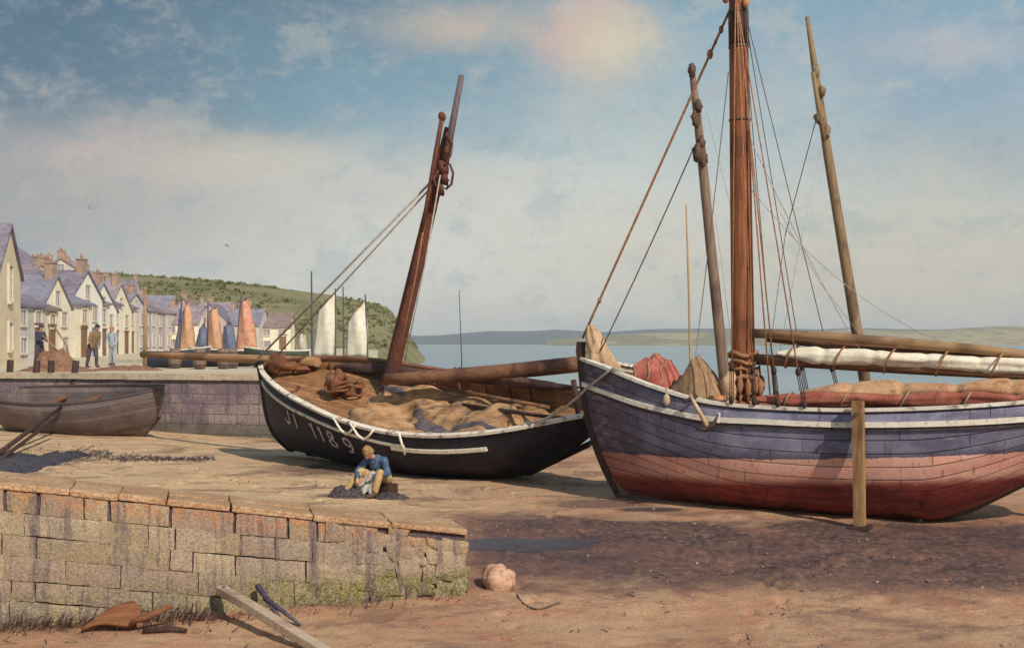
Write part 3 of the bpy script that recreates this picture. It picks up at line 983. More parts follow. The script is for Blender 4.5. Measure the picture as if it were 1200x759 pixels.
# main mast
mf = Vector((3.12, 0, 1.2)); top = BI @ at(864, -70, 21.5)
dirm = (top - mf)
mp = lambda k: mf + dirm * k
b = MB(); b.tube([mp(k / 10) for k in range(11)], [.215, .215, .21, .205, .20, .195, .188, .18, .172, .165, .16], 18)
mast = b.build('mast', M['mast_orange'], BIG)
hts = [(mp(k)) for k in (.80, .865)]
for k0, k1, rr in ((.785, .79, .188), (.855, .862, .18), (.64, .644, .20)):
    b = MB(); b.tube([mp(k0), mp(k1)], rr, 18)
    b.build('mast_band', M['iron'], mast)
b = MB()
b.tube([mp(.79), mp(.854)], .183, 18)
b.build('leather_wrap', M['dark_wood'], mast)
for (k, ox, oy) in ((.885, -.20, -.1), (.87, .18, -.12), (.93, .17, -.1)):
    b = MB(); p = mp(k) + Vector((ox, oy, 0)); block_at(b, p, .1); b.tube([p, mp(k + .02)], .02, 6)
    b.build('block', M['orange_tub'], mast)
# collar of ropes and cleats round the foot of the mast
b = MB()
for k in range(9):
    z = lerp(1.6, 2.75, k / 8)
    kk = (z - mf.z) / dirm.z
    ring = [mp(kk) + Vector((math.cos(w) * .245, math.sin(w) * .245, .04 * math.sin(w * 3 + k))) for w in [2 * PI * i / 14 for i in range(15)]]
    b.tube(ring, .028 + .008 * (k % 3), 6)
for k in range(7):
    a = -2.4 + k * .45
    p = Vector((3.12 + .26 * math.cos(a), .27 * math.sin(a), 2.55 - .05 * (k % 2)))
    b.tube(sag(p, p + Vector((.05 * math.cos(a), .05 * math.sin(a), -.6 - .1 * (k % 3))), 0.0, 4), .022, 6)
    b.ball(p + Vector((.05 * math.cos(a), .06 * math.sin(a), -.35)), (.06, .06, .17), 8, 6)
b.build('halyard_coils', M['rope_orange'], mast)

# standing rigging
for side, ss in ((-1, (3.35, 3.75, 4.15, 4.6)), (1, (3.3, 3.9, 4.5))):
    for i, s in enumerate(ss):
        foot = hb.pt(s / BL, 1, side) + Vector((0, side * .03, .02))
        head = mp(.93) + Vector((0, side * .12, -.12 * i))
        b = MB()
        lower = foot.lerp(head, .085)
        b.tube([lower, head], .012 if side < 0 else .008, 6)
        o = b.build('shroud', M['rope_orange'] if side < 0 else M['rope_dark'], BIG)
        b = MB()
        b.ball(lower, (.05, .05, .075), 8, 6); b.ball(foot + Vector((0, 0, .1)), (.05, .05, .075), 8, 6)
        for dx in (-.03, 0, .03):
            b.tube([foot + Vector((dx, 0, .1)), lower + Vector((dx, 0, 0))], .009, 5)
        b.build('deadeye', M['dark_wood'], o)
fs_top = BI @ at(858, 6, 21.75); fs_bot = Vector((-.12, 0, 3.05))
o = rope('forestay', M['rope_orange'], BIG, [fs_bot.lerp(fs_top, k / 12) for k in range(13)], .024, 7)
for k, r in ((.93, .075), (.895, .05), (.86, .095), (.83, .04), (.12, .06), (.72, .03)):
    b = MB(); block_at(b, fs_bot.lerp(fs_top, k), r)
    b.build('block', M['rope_orange'], o)
rope('running_rope', M['rope_dark'], BIG, sag(Vector((.35, -.2, 2.8)), BI @ at(811, 178, 22.3), .05), .013)
rope('running_rope', M['rope_dark'], BIG, [Vector((3.36, -.16, 2.2)), mp(.9) + Vector((.2, -.15, 0))], .012)
rope('running_rope', M['rope_orange'], BIG, [Vector((3.75, -.5, 1.9)), mp(.62) + Vector((.2, -.1, 0))], .014)
rope('running_rope', M['rope_grey'], BIG, sag(Vector((5.2, -.1, 2.85)), mp(.60) + Vector((.2, 0, 0)), .12), .009)
rope('running_rope', M['rope_grey'], BIG, sag(Vector((7.2, .1, 2.75)), mp(.50) + Vector((.2, 0, 0)), .5), .007)
rope('running_rope', M['rope_grey'], BIG, sag(Vector((2.0, .3, 2.1)), mp(.74) + Vector((-.2, 0, 0)), .1), .008)

# boom, gaff with furled cream mainsail
bz0, bz1 = 2.68, 2.42
b = MB(); b.tube([(3.35, -.05, bz0 - .02), (6, -.02, lerp(bz0, bz1, .45) - .03), (9.3, .05, bz1 - .05)], [.10, .115, .08], 12)
b.build('boom', M['spar_x'], BIG)
b = MB(); b.tube([(3.30, -.12, 3.13), (4.6, -.12, 3.06), (7, -.06, 2.86), (9.2, 0, 2.62)], [.085, .095, .085, .05], 12)
gf = b.build('gaff', M['gaff'], BIG)
b = MB(); b.tube([(3.5, .16, 3.03), (5.2, .12, 2.86), (8.8, .14, 2.66)], [.06, .075, .05], 10)
b.build('jackyard', M['spar_x'], BIG)
ms = roll('furled_mainsail', M['sail_white'], BIG, (3.75, -.12, bz0 + .09), (9.0, -.02, bz1 + .09), .145, .12, .30, 2.0, .95, 150, 30)
b = MB()
for k in range(6):
    s = 4.0 + k * .85
    c = Vector((s, -.1, lerp(bz0, bz1, (s - 3.4) / 5.9) + .07))
    b = MB(); b.tube([c + Vector((.10 * (math.sin(w)), math.cos(w) * .20, math.sin(w) * .21)) for w in [2 * PI * i / 12 for i in range(13)]], .016, 6)
    b.build('lashing', M['rope_orange'], ms)
# hatch with the second, red brown sail rolled on it
b = MB()
b.box((5.9, 0, 1.62), (3.6, 1.9, .34)); b.box((5.9, 0, 1.81), (3.7, 2.0, .05))
b.build('hatch', M['deck'], BIG)
RS = roll('rolled_sail', M['sail_red'], None, BM_ @ Vector((3.55, -1.02, 1.98)), BM_ @ Vector((8.7, -.80, 2.06)), .135, .14, .35, 9.0, .85, 130, 26)
tag(RS, 'long red brown sail rolled up along the near rail of the blue boat', 'sail')
b = MB()
for k in range(5):
    c = BM_ @ Vector((4.2 + k * .95, -1.0 + k * .04, 1.99 + k * .013))
    dx = BM_.to_3x3() @ Vector((1, 0, 0)); dy = BM_.to_3x3() @ Vector((0, 1, 0))
    b = MB(); b.tube([c + dx * (.07 * math.sin(w)) + dy * (.165 * math.cos(w)) + Vector((0, 0, .14 * math.sin(w))) for w in [2 * PI * i / 12 for i in range(13)]], .015, 6)
    b.build('lashing', M['rope'], RS)
TS = roll('rolled_sail', M['sail_tan'], None, BM_ @ Vector((4.3, -.52, 2.08)), BM_ @ Vector((9.2, -.4, 2.20)), .19, .20, .35, 19.0, .9, 130, 26)
tag(TS, 'ochre rolled sail behind the red brown one on the blue boat deck', 'sail')

# legs that keep her upright
def beaching_leg(s, side):
    b = MB()
    foot = hb.pt_below(s / BL, .0, side)
    y = side * (b_beam(s / BL) + .20)
    w = BM_ @ Vector((s, y, 0))
    gz = ground_z(w.x, w.y)
    pts = [Vector((s + .03, y, gz - .12)), Vector((s + .02, y, .9)), Vector((s, y, 2.02))]
    b.sweep(pts, [(-.075, -.085), (.08, -.08), (.072, .088), (-.08, .08)], ups=[Vector((1, 0, 0)), Vector((1, .02, .03)), Vector((1, -.03, 0))])
    o = b.build('beaching_leg', M['leg'], BIG)
    b = MB()
    b.box((s, side * (b_beam(s / BL) + .09), 1.62), (.10, .22, .10)); b.box((s, side * (b_beam(s / BL) + .09), 1.82), (.05, .55, .05))
    b.build('bolt', M['iron'], o)
    b = MB(); b.box((s + .03, y, gz + .02), (.34, .34, .07), jit=.01)
    b.build('foot_pad', M['dark_wood'], o)


beaching_leg(5.5, -1)
beaching_leg(5.5, 1)
b = MB()
b.box((9.75, 0, 1.75), (.5, .07, .9)); b.box((9.6, 0, 2.25), (.12, .1, .7)); b.tube([(9.6, 0, 2.5), (8.4, .1, 2.62)], .04, 8)
b.build('rudder', M['dark_wood'], BIG)

# gear on her deck
def canvas_mound(c, sx, sy, h, seed, ridge=0.0):
    def fn(u, v):
        x, y = u * 2 - 1, v * 2 - 1
        r = max(abs(x), abs(y)) * .45 + math.hypot(x, y) * .55
        prof = (1 - min(1, r) ** 2.4)
        if ridge:
            prof = lerp(prof, max(0, 1 - abs(x + .15 * y) ** 1.1) * (1 - sm(.72, 1.0, abs(y)) * .9), ridge)
        z = h * prof * (1 + .18 * nz(x * 1.3 + seed, y * 1.3, 4)) + .03 * h * (1 - 2 * abs(math.sin(5 * (y if ridge else x) + 2.5 * nz(y * 2 + seed, x, 1)))) * prof + .035 * h * (1 - 4 * abs(nz(x * 2.2 + seed, y * 2.2, 9))) * prof
        return Vector((c[0] + x * sx * (1 + .08 * nz(y * 2, seed, 0)), c[1] + y * sy * (1 + .1 * nz(x * 2, seed, 5)), c[2] + z))
    return fn


o = heap('canvas_bundle', M['tarp_red'], None, lambda u, v: BM_ @ canvas_mound((1.38, -.02, 2.10), .62, .52, .62, 3.0)(u, v), 90, 70)
tag(o, 'rounded faded red canvas bundle lashed on the blue boat foredeck', 'canvas bundle')
fm = canvas_mound((1.38, -.02, 2.10), .62, .52, .62, 3.0)
for uu in (.30, .52, .72):
    b = MB(); b.tube([BM_ @ (fm(uu + .03 * math.sin(k), .04 + .92 * k / 24) + Vector((0, 0, .012))) for k in range(25)], .014, 6)
    b.build('lashing', M['rope'], o)
o = heap('canvas_cover', M['tarp_brown'], None, lambda u, v: BM_ @ canvas_mound((2.28, -.12, 1.66), .70, .78, 1.02, 8.0, .85)(u, v), 100, 80)
tag(o, 'brown ridge shaped canvas cover between red bundle and tall mast', 'canvas cover')
def stem_cloth(u, v):
    w = u * 2 * PI
    r = lerp(.30, .07, v ** 1.5) * (1 + .28 * nz(math.cos(w) * 2, math.sin(w) * 2, v * 3)) * (1 + .12 * math.sin(w * 7 + v * 4))
    return BM_ @ Vector((.36 - .30 * v + r * 1.05 * math.cos(w), .0 + r * .9 * math.sin(w), 2.30 + 1.0 * v))
b = MB(); b.grid([[stem_cloth(i / 36, j / 18) for j in range(19)] for i in range(37)])
o = b.build('draped_cloth', M['cloth_tan'], None, weld=True)
tag(o, 'pale tan sailcloth heaped behind the stem head of the blue boat', 'cloth')
tub = empty('deck_tub', BM_ @ Vector((2.86, -.72, 1.56)))
tag(tub, 'small orange staved tub beside the varnished mast foot', 'tub')
b = MB()
rows = [[(math.cos(2 * PI * k / 16) * r, math.sin(2 * PI * k / 16) * r, z) for k in range(16)] for z, r in ((0, .13), (.2, .155), (.46, .14), (.46, .115), (.1, .11))]
b.grid(rows, closed_v=True, smooth=True)
b.build('staves', M['orange_tub'], tub)
for z, r in ((.08, .147), (.36, .156)):
    b = MB(); b.grid([[(math.cos(2 * PI * k / 16) * (r + q), math.sin(2 * PI * k / 16) * (r + q), z + zz) for k in range(16)] for zz, q in ((0, 0), (0, .008), (.035, .008), (.035, 0))], closed_v=True)
    b.build('hoop', M['iron'], tub)
b = MB()
for k in range(5):
    c = BM_ @ Vector((2.92, -.35, 1.62 + .07 * k))
    b.tube([c + Vector((math.cos(w) * (.20 - .02 * k), math.sin(w) * (.20 - .02 * k), 0)) for w in [2 * PI * i / 16 for i in range(17)]], .035, 7)
b.ball(BM_ @ Vector((2.95, -.33, 2.15)), (.15, .13, .28), 12, 8, rough=.5)
o = b.build('coiled_rope', M['cloth_tan'])
tag(o, 'pale coiled rope and bagged line stacked against the mast foot', 'rope')

# anchor hung over the bow rail
an = empty('anchor', BM_ @ Vector((2.75, -1.47, 1.93)), (0, 0, math.atan2(-.475, .88)))
tag(an, 'iron anchor with pale fluke hung over the blue boat rail', 'anchor')
b = MB(); b.tube([(-.14, .0, .12), (.0, -.05, -.08), (.22, -.09, -.42)], [.032, .036, .045], 8)
b.build('shank', M['cloth_tan'], an)
b = MB(); b.tube([(-.2, -.16, .02), (-.05, .1, .1)], .03, 8); b.build('stock', M['dark_wood'], an)
b = MB(); b.tube([(.02, -.1, -.44), (.18, -.1, -.46), (.34, -.1, -.33), (.40, -.1, -.18)], [.03, .045, .04, .02], 8)
b.build('arm', M['iron'], an)
b = MB(); b.prism([(-.07, -.012), (.07, -.012), (.07, .012), (-.07, .012)], -.01, .0); b.v[4:] = [p * .3 + Vector((0, 0, .15)) for p in b.v[4:]]; b.xform(Matrix.Translation((.36, -.1, -.30)) @ Matrix.Rotation(R(25), 4, 'Y')); b.build('fluke', M['white'], an)
b = MB(); p = BM_ @ Vector((2.1, -1.27, 1.95)); block_at(b, p, .11); b.tube([p, p + Vector((.02, .05, .22))], .02, 6)
o = b.build('hanging_block', M['grey_wood']); tag(o, 'wooden rigging block hung over the rail just ahead of the anchor', 'block')

# ================================================================== THE BLACK BOAT
KA = math.atan2(-.635, .772); HEEL = R(22)
KM = Matrix.Translation((-5.84, 31.35, .14)) @ Matrix.Rotation(KA, 4, 'Z') @ Matrix.Rotation(HEEL, 4, 'X')
KI = KM.inverted()
BLK = empty('fishing_boat', (-5.84, 31.35, .14), (HEEL, 0, KA))
tag(BLK, 'black tarred open fishing boat heeled over on sand with white bow number', 'fishing boat')
KL = 10.2
k_sheer = lambda t: curve([(0, 2.38), (1.0, 2.32), (2.4, 2.10), (4.2, 1.75), (6, 1.50), (7.8, 1.46), (10.2, 1.58)], t * KL)
k_beam = lambda t: curve([(0, .05), (.25, .25), (.7, .54), (1.5, .93), (2.6, 1.28), (4.4, 1.56), (6.4, 1.54), (8.4, 1.16), (10.2, .42)], t * KL)
k_keel = lambda t: .0 + max(0, t * KL - 8.1) ** 1.3 * .42
hk = Hull(KL, k_sheer, k_beam, k_keel, lambda z: -.04 - .80 * (1 - z) ** 1.3 + 1.0 * (1 - z) ** 5, p_bow=.85, p_mid=.82, p_stern=1.2, ns=56, nu=18)
hk.mesh('hull', M['black_hull'], M['brown_in'], BLK)
hk.gunwale('gunwale', M['white2'], BLK, .13, .06, sides=(-1,))
hk.gunwale('gunwale', M['spar_x'], BLK, .13, .06, sides=(1,))
hk.strake('rubbing_strake', M['white2'], BLK, lambda t: curve([(0, .30), (1.5, .30), (4, .24), (10, .28)], t * KL), .02, .60, .055, .06)
hk.strake('patched_strake', M['white'], BLK, lambda t: .33, .56, .80, .05, .085, (-1,))
hk.deck('foredeck', M['foredeck'], BLK, .02, .375, .30)
hk.deck('bottom_boards', M['foredeck'], BLK, .38, .96, lambda t: .95, .05, .0)
hk.deck('stern_deck', M['foredeck'], BLK, .86, .985, .25)
b = MB()
st = [hk.pt(0, u / 14, -1) for u in range(15)]
prof = [Vector((p.x - .02, 0, p.z)) for p in st] + [Vector((st[-1].x - .02, 0, 2.52))]
b.sweep(prof, [(-.065, -.07), (.065, -.07), (.065, .10), (-.065, .10)], ups=[Vector((-1, 0, 0))] * len(prof))
b.build('stem_post', M['black_hull'], BLK)
b = MB(); b.sweep([(.7, 0, -.02), (4, 0, -.04), (8.1, 0, -.02), (9.9, 0, .78)], [(-.06, -.06), (.06, -.06), (.06, .06), (-.06, .06)])
b.build('keel', M['black_hull'], BLK)
for s in (.72, 1.6, 2.5, 4.4, 5.2, 6.0, 6.8, 7.5):
    for side in (1,):
        b = MB()
        pts = [hk.pt(s / KL, lerp(.62, .985, k / 8), side) - Vector((0, side * .095, 0)) for k in range(9)]
        b.sweep(pts, [(-.035, -.03), (.035, -.03), (.035, .03), (-.035, .03)], ups=[Vector((1, 0, 0))] * 9)
        b.build('rib', M['spar_x'], BLK)
# mast, rooted in the keelson, raked aft
kf = Vector((3.3, 0, .32)); kt = KI @ at(527, 150, 27.9)
kd = kt - kf
b = MB(); b.tube([kf + kd * (k / 8) for k in range(9)], [.19, .19, .185, .18, .17, .16, .15, .14, .12], 16)
kmast = b.build('mast', M['mast_red'], BLK)
b = MB()
tp0, tp1 = KI @ at(521, 196, 27.75), KI @ at(541, 88, 27.55)
b.tube([tp0, tp0.lerp(tp1, .5), tp1], [.085, .08, .065], 12)
b.build('topmast', M['mast_tip'], kmast)
b = MB()
for (px, py, r) in ((519, 198, .16), (524, 178, .12), (516, 222, .13), (524, 160, .08), (521, 210, .13)):
    p = KI @ at(px, py, 27.7); b.ball(p, (r * .8, r * .8, r * 1.2), 10, 8, rough=.5, seed=px)
for pts in (((524, 160), (530, 168), (528, 182), (520, 196)), ((527, 192), (531, 203), (529, 216), (522, 222)), ((514, 200), (508, 210), (514, 226))):
    b.tube([KI @ at(x, y, 27.6) for x, y in pts], .03, 6)
b.build('tackle', M['mast_red'], kmast)
b = MB(); b.tube([KI @ at(x, y, 27.7) for x, y in ((518, 138), (511, 178), (503, 225), (494, 272))], [.05, .06, .055, .04], 8)
b.ball(KI @ at(518, 137, 27.7), (.09, .09, .12), 8, 6)
b.build('light_yard', M['mast_red'], kmast)
rope('halyard', M['rope_orange'], kmast, [KI @ at(x, y, 27.9) for x, y in ((505, 215), (488, 320), (466, 424))], .02)
rope('halyard', M['rope_grey'], kmast, [KI @ at(x, y, 27.55) for x, y in ((516, 205), (498, 310), (474, 424))], .018)
bowtop = hk.pt(0, 1, -1)
rope('forestay', M['rope_grey'], BLK, [KI @ at(513, 205, 27.9), bowtop + Vector((.05, 0, .25))], .028, 7)
rope('forestay', M['rope'], BLK, [KI @ at(515, 209, 27.9), bowtop + Vector((.45, 0, .12))], .02, 7)
# bowsprit: lies alongside the stem and runs far out over the quay
b = MB()
bs0, bs1 = KI @ at(372, 424, 30.3), KI @ at(166, 415, 35.2)
b.tube([bs0.lerp(bs1, k / 6) for k in range(7)], [.125, .125, .12, .115, .105, .095, .075], 12)
b.build('bowsprit', M['spar_pale'], BLK)
b = MB(); p = KI @ at(168, 415, 35.2); b.ball(p, .11, 10, 8); b.build('bowsprit_band', M['iron'], BLK)
# stern crutch
b = MB(); cr = hk.pt(.93, 1, -1); b.tube([(9.75, .0, 1.1), (9.75, .15, 2.15)], .06, 8); b.build('boom_crutch', M['dark_wood'], BLK)
# white splashes: rowlock straps and a mooring cleat along the near rail
for (t, kind) in ((.40, 0), (.455, 1), (.60, 2)):
    g = hk.pt(t, 1, -1); m = hk.pt_below(t + (.03 if kind < 2 else 0), .26, -1) + Vector((0, -.05, 0)); e = hk.pt(t + .07, 1, -1)
    b = MB()
    if kind < 2:
        b.tube([g + Vector((0, -.05, .1)), g.lerp(m, .6) + Vector((0, -.05, 0)), m, m.lerp(e, .6) + Vector((0, -.06, 0)), e + Vector((0, -.04, .06))], [.02, .03, .03, .028, .02], 7)
    else:
        b.tube([g + Vector((0, -.06, .12)), m + Vector((0, -.02, -.15))], .028, 7)
    b.build('fender_strap', M['white'], BLK)
# bow number, painted on the planking
STROKES = {'J': [[(.8, 1), (.8, .25), (.55, 0), (.2, .05), (.1, .3)]], 'I': [[(.5, 0), (.5, 1)]], '1': [[(.25, .75), (.5, 1), (.5, 0)]],
           '8': [[(.5, .52), (.2, .72), (.3, .97), (.6, 1), (.78, .78), (.5, .52), (.15, .28), (.25, .02), (.65, 0), (.85, .25), (.5, .52)]],
           '9': [[(.8, .62), (.5, .45), (.2, .6), (.22, .9), (.55, 1), (.8, .85), (.8, .4), (.6, .05), (.25, .02)]]}
def glyph(ch, s0, w, h, drop):
    b = MB()
    for st in STROKES[ch]:
        dense = []
        for i in range(len(st) - 1):
            for k in range(5):
                dense.append((lerp(st[i][0], st[i + 1][0], k / 5), lerp(st[i][1], st[i + 1][1], k / 5)))
        dense.append(st[-1])
        rows = []
        for i, (gx, gy) in enumerate(dense):
            n0, n1 = dense[max(0, i - 1)], dense[min(len(dense) - 1, i + 1)]
            tx, ty = (n1[0] - n0[0]) * w, (n1[1] - n0[1]) * h
            l = math.hypot(tx, ty) or 1
            nx_, ny_ = -ty / l, tx / l
            row = []
            for q in (-1, 1):
                for dep in ((0.012,) if True else ()):
                    sx = s0 + gx * w + nx_ * q * .032
                    dz = drop + h * (1 - gy) - ny_ * q * .032
                    p = hk.pt_below(sx / KL, dz, -1)
                    p2 = hk.pt_below(sx / KL + .01, dz, -1); p3 = hk.pt_below(sx / KL, dz + .05, -1)
                    nrm = (p2 - p).cross(p3 - p).normalized()
                    if nrm.y > 0: nrm = -nrm
                    row.append(p + nrm * dep)
            rows.append(row)
        b.grid(rows, smooth=False)
    o = b.build('bow_number', M['letters'], BLK)
    sd = o.modifiers.new('thick', 'SOLIDIFY'); sd.thickness = .008; sd.offset = 1


for ch, s0 in (('J', 1.78), ('I', 2.16), ('1', 2.86), ('1', 3.16), ('8', 3.50), ('9', 4.06)):
    glyph(ch, s0, .36 if ch in '89' else .30, .40, .42)

# gear lying in her (each rests on the boat)
def heap_z(x, y, ridge=0.0, e=1.0):
    z = k_sheer(x / KL) - .46 + ridge * .62 * e + .17 * nz(x * .9, y * 1.7, 3) * e + .075 * abs(math.sin(y * 4.2 + x * .5 + 4 * nz(x * .7, y * .5, 8))) + .05 * abs(math.sin(x * 2.3 - y * 3 + 4 * nz(x * .5, y * .9, 18))) + .035 * nz(x * 4, y * 4, 1)
    for q_, am in ((1.0, .085), (2.3, .045)):
        z += am * (1 - 2.6 * abs(nz(x * .55 * q_ + y * .5, y * 1.5 * q_ + 4, 6 + q_)))
    return max(z - .30 * (1 - e), .62)


def k_heap(u, v):
    x = lerp(3.15, 8.75, u); t = x / KL
    hw = k_beam(t) - .17 - .16 * sm(7.2, 8.7, x)
    y = lerp(-hw, hw, v)
    e = min(1, min(u, 1 - u) * 7) * min(1, .45 + min(v, 1 - v) * 5)
    ridge = .40 * math.exp(-((v - .62 - .10 * math.sin(u * 5)) / .20) ** 2) + .22 * math.exp(-((v - .18 - .05 * math.sin(u * 7 + 1)) / .13) ** 2)
    z = heap_z(x, y, ridge, e)
    return KM @ Vector((x, y, z))


def mat_barkcloth():
    t = NT('patched_barked_sailcloth')
    v = t.coords(rot=(0, 0, R(30)), scale=(.5, 1.6, 1.6))
    n1 = t.noise(v, 1.0, 5, .6, .8); n2 = t.noise(v, 3.1, 5, .62, .4); n3 = t.noise(t.coords(), 30, 4)
    col = t.mix(t.ramp(n2, .38, .62), (.27, .145, .075), (.43, .265, .14))
    col = t.mix(t.ramp(n1, .52, .64, 0, .85), col, (.10, .068, .07))
    col = t.mix(.3, col, t.mix(t.ramp(n3, .3, .7), (.25, .22, .22), (1, .97, .92)), 'OVERLAY')
    return t.finish(col, .92, t.bump(t.math('ADD', n2, t.math('MULTIPLY', n3, .4)), .5, .03), .2)


o = heap('sail_heap', mat_barkcloth(), None, k_heap, 170, 90)
tag(o, 'crumpled tan sail filling the black boat hold', 'sail')
def net_strip(u, v):
    x = lerp(3.75, 8.1, u); yc = lerp(.30, -.72, sm(0, .75, u)) + .12 * math.sin(u * 9)
    wv = (.03 + .20 * math.sin(u * PI) ** .8) * (1 + 1.1 * nz(u * 6, 3, 1))
    y = yc + (v * 2 - 1) * wv
    hw = k_beam(x / KL) - .15
    q = (y + hw) / (2 * hw)
    ridge = .40 * math.exp(-((q - .62 - .10 * math.sin((x - 3.15) / 5.6 * 5)) / .20) ** 2) + .22 * math.exp(-((q - .18) / .13) ** 2)
    return KM @ Vector((x, y, heap_z(x, y, ridge) + .07 * (1 - abs(v * 2 - 1) ** 2) - .01 + .05 * nz(x * 1.6, y * 4, 2)))
o = heap('dark_cloth', M['net_slate'], None, net_strip, 70, 12, .03)
tag(o, 'long slate grey cloth trailing over the tan sail inside the black boat', 'cloth')
o = roll('rolled_sail', M['sail_dark'], None, KM @ Vector((.95, 1.02, 2.02)), KM @ Vector((9.2, .95, 1.62)), .14, .10, .4, 5.0, .9, 60, 14)
tag(o, 'dark brown sail rolled on a yard along the black boat far rail', 'sail')
b = MB()
y0, y1 = at(452, 444, 27.9), at(700, 424, 26.3)
b.tube([y0.lerp(y1, k / 8) + Vector((0, 0, -.05 * math.sin(PI * k / 8))) for k in range(9)], [.13, .145, .155, .165, .17, .175, .18, .18, .17], 14)
o = b.build('wooden_spar', M['spar_x'])
tag(o, 'thick brown spar laid lengthways across the black boat from mast to stern', 'spar')
b = MB()
ref = KM @ Vector((3.05, -.25, 1.86))
for k in range(7):
    c = ref + Vector((random.uniform(-.25, .35), random.uniform(-.15, .15), .04 * k))
    r = random.uniform(.16, .30)
    ax = Euler((random.uniform(-.5, .5), random.uniform(-.5, .5), 0)).to_matrix()
    b.tube([c + ax @ Vector((math.cos(w) * r, math.sin(w) * r * .8, .03 * math.sin(3 * w))) for w in [2 * PI * i / 18 for i in range(19)]], .035, 7)
for k in range(4):
    b.ball(ref + Vector((random.uniform(-.3, .3), random.uniform(-.1, .2), .1 + .08 * k)), (.15, .13, .19), 10, 8, rough=.6, seed=k)
o = b.build('rope_heap', M['rust_wood'])
tag(o, 'tangle of rust brown ropes and blocks at the black boat mast foot', 'rope')
b = MB()
c = KM @ (bowtop + Vector((.60, .10, .10)))
b.ball(c, (.22, .18, .24), 16, 12, rough=.5, seed=4); b.ball(c + Vector((.30, .0, -.10)), (.24, .17, .12), 14, 10, rough=.5, seed=9); b.ball(c + Vector((.62, .0, -.16)), (.22, .15, .08), 14, 10, rough=.5, seed=19)
o = b.build('cloth_bundle', M['rust_wood']); tag(o, 'lumpy rust brown cloth bundle at the black boat bow', 'cloth bundle')
b = MB()
c = KM @ Vector((1.55, -.45, 1.92))
b.tube([c + KM.to_3x3() @ Vector((math.cos(w) * .3 - .2, math.sin(w) * .22, .03)) for w in [PI * i / 10 - 1.2 for i in range(14)]], .05, 8)
o = b.build('tiller_bar', M['rust_wood']); tag(o, 'curved rust brown timber knee lying on the black boat foredeck', 'timber')
for i, ((xa, ya, za), (xb, yb, zb), lab) in enumerate((((4.6, .95, .36), (9.0, .05, .40), 'long thin brown oar lying over the tan sail in the black boat'),
                                                      ((5.6, .55, .34), (9.3, -.35, .26), 'shorter dark oar lying nearer the stern of the black boat'))):
    pa, pb = Vector((xa, ya, heap_z(xa, ya) + za * .6)), Vector((xb, yb, k_sheer(xb / KL) - .08 + zb * .3))
    b = MB(); b.tube([KM @ pa, KM @ pa.lerp(pb, .5), KM @ pb], [.045, .05, .04], 9)
    b.sweep([KM @ pa.lerp(pb, -.16), KM @ pa.lerp(pb, .02)], [(-.09, -.012), (.09, -.012), (.09, .012), (-.09, .012)])
    o = b.build('oar', M['spar_x'] if i == 0 else M['dark_wood']); tag(o, lab, 'oar')
# rope between the two boats
b = MB()
r0 = BM_ @ (hb.pt(1.25 / BL, 1, -1) + Vector((.12, .10, .10))); r1 = BM_ @ (hb.pt(1.0 / BL, 1, -1) + Vector((0, -.07, .08))); r2 = BM_ @ (hb.pt_below(.30 / BL, .44, -1) + Vector((-.02, -.13, 0))); r3 = KM @ (hk.pt(.90, 1, -1) + Vector((0, .0, .09))); r4 = KM @ (hk.pt(.86, 1, -1) + Vector((0, .5, .0)))
b.tube([r0, r1, r1.lerp(r2, .5) - Vector((0, .02, .0)), r2] + [r2.lerp(r3, k / 6) - Vector((0, 0, .5 * (k / 6) * (1 - k / 6))) for k in range(1, 7)] + [r4], .024, 8)
o = b.build('mooring_rope', M['rope_grey']); tag(o, 'pale mooring rope slung from the blue boat bow to the black boat', 'rope')

# ================================================================== boats behind
KET = empty('moored_ketch', (4.9, 36.0, -.95), (0, 0, R(-8)))
tag(KET, 'low dark two masted boat moored behind the blue boat, mostly hidden', 'sailing boat')
kl = 11.5
he = Hull(kl, lambda t: curve([(0, 2.6), (3, 2.15), (7, 2.05), (11.5, 2.4)], t * kl), lambda t: curve([(0, .05), (1, .8), (4, 1.5), (8, 1.5), (11.5, .8)], t * kl), lambda t: 0,
          lambda z: .6 * (1 - z) ** 2, ns=26, nu=10)
he.mesh('hull', M['black_far'], M['deck'], KET); he.deck('deck', M['deck'], KET, .03, .98, .3); he.gunwale('gunwale', M['spar_x'], KET)
bpy.context.view_layer.update()
EI = (Matrix.Translation((4.9, 36.0, -.95)) @ Matrix.Rotation(R(-8), 4, 'Z')).inverted()
def leaning_mast(parent, inv, pts, d, mt, r, name='mast', zfoot=None):
    P = [inv @ at(x, y, d) for x, y in pts]
    dd = (P[-1] - P[-2]); P.append(P[-1] + dd.normalized() * (zfoot or .6))
    b = MB(); b.tube(P, r + [r[-1]], 12)
    return b.build(name, mt, parent)


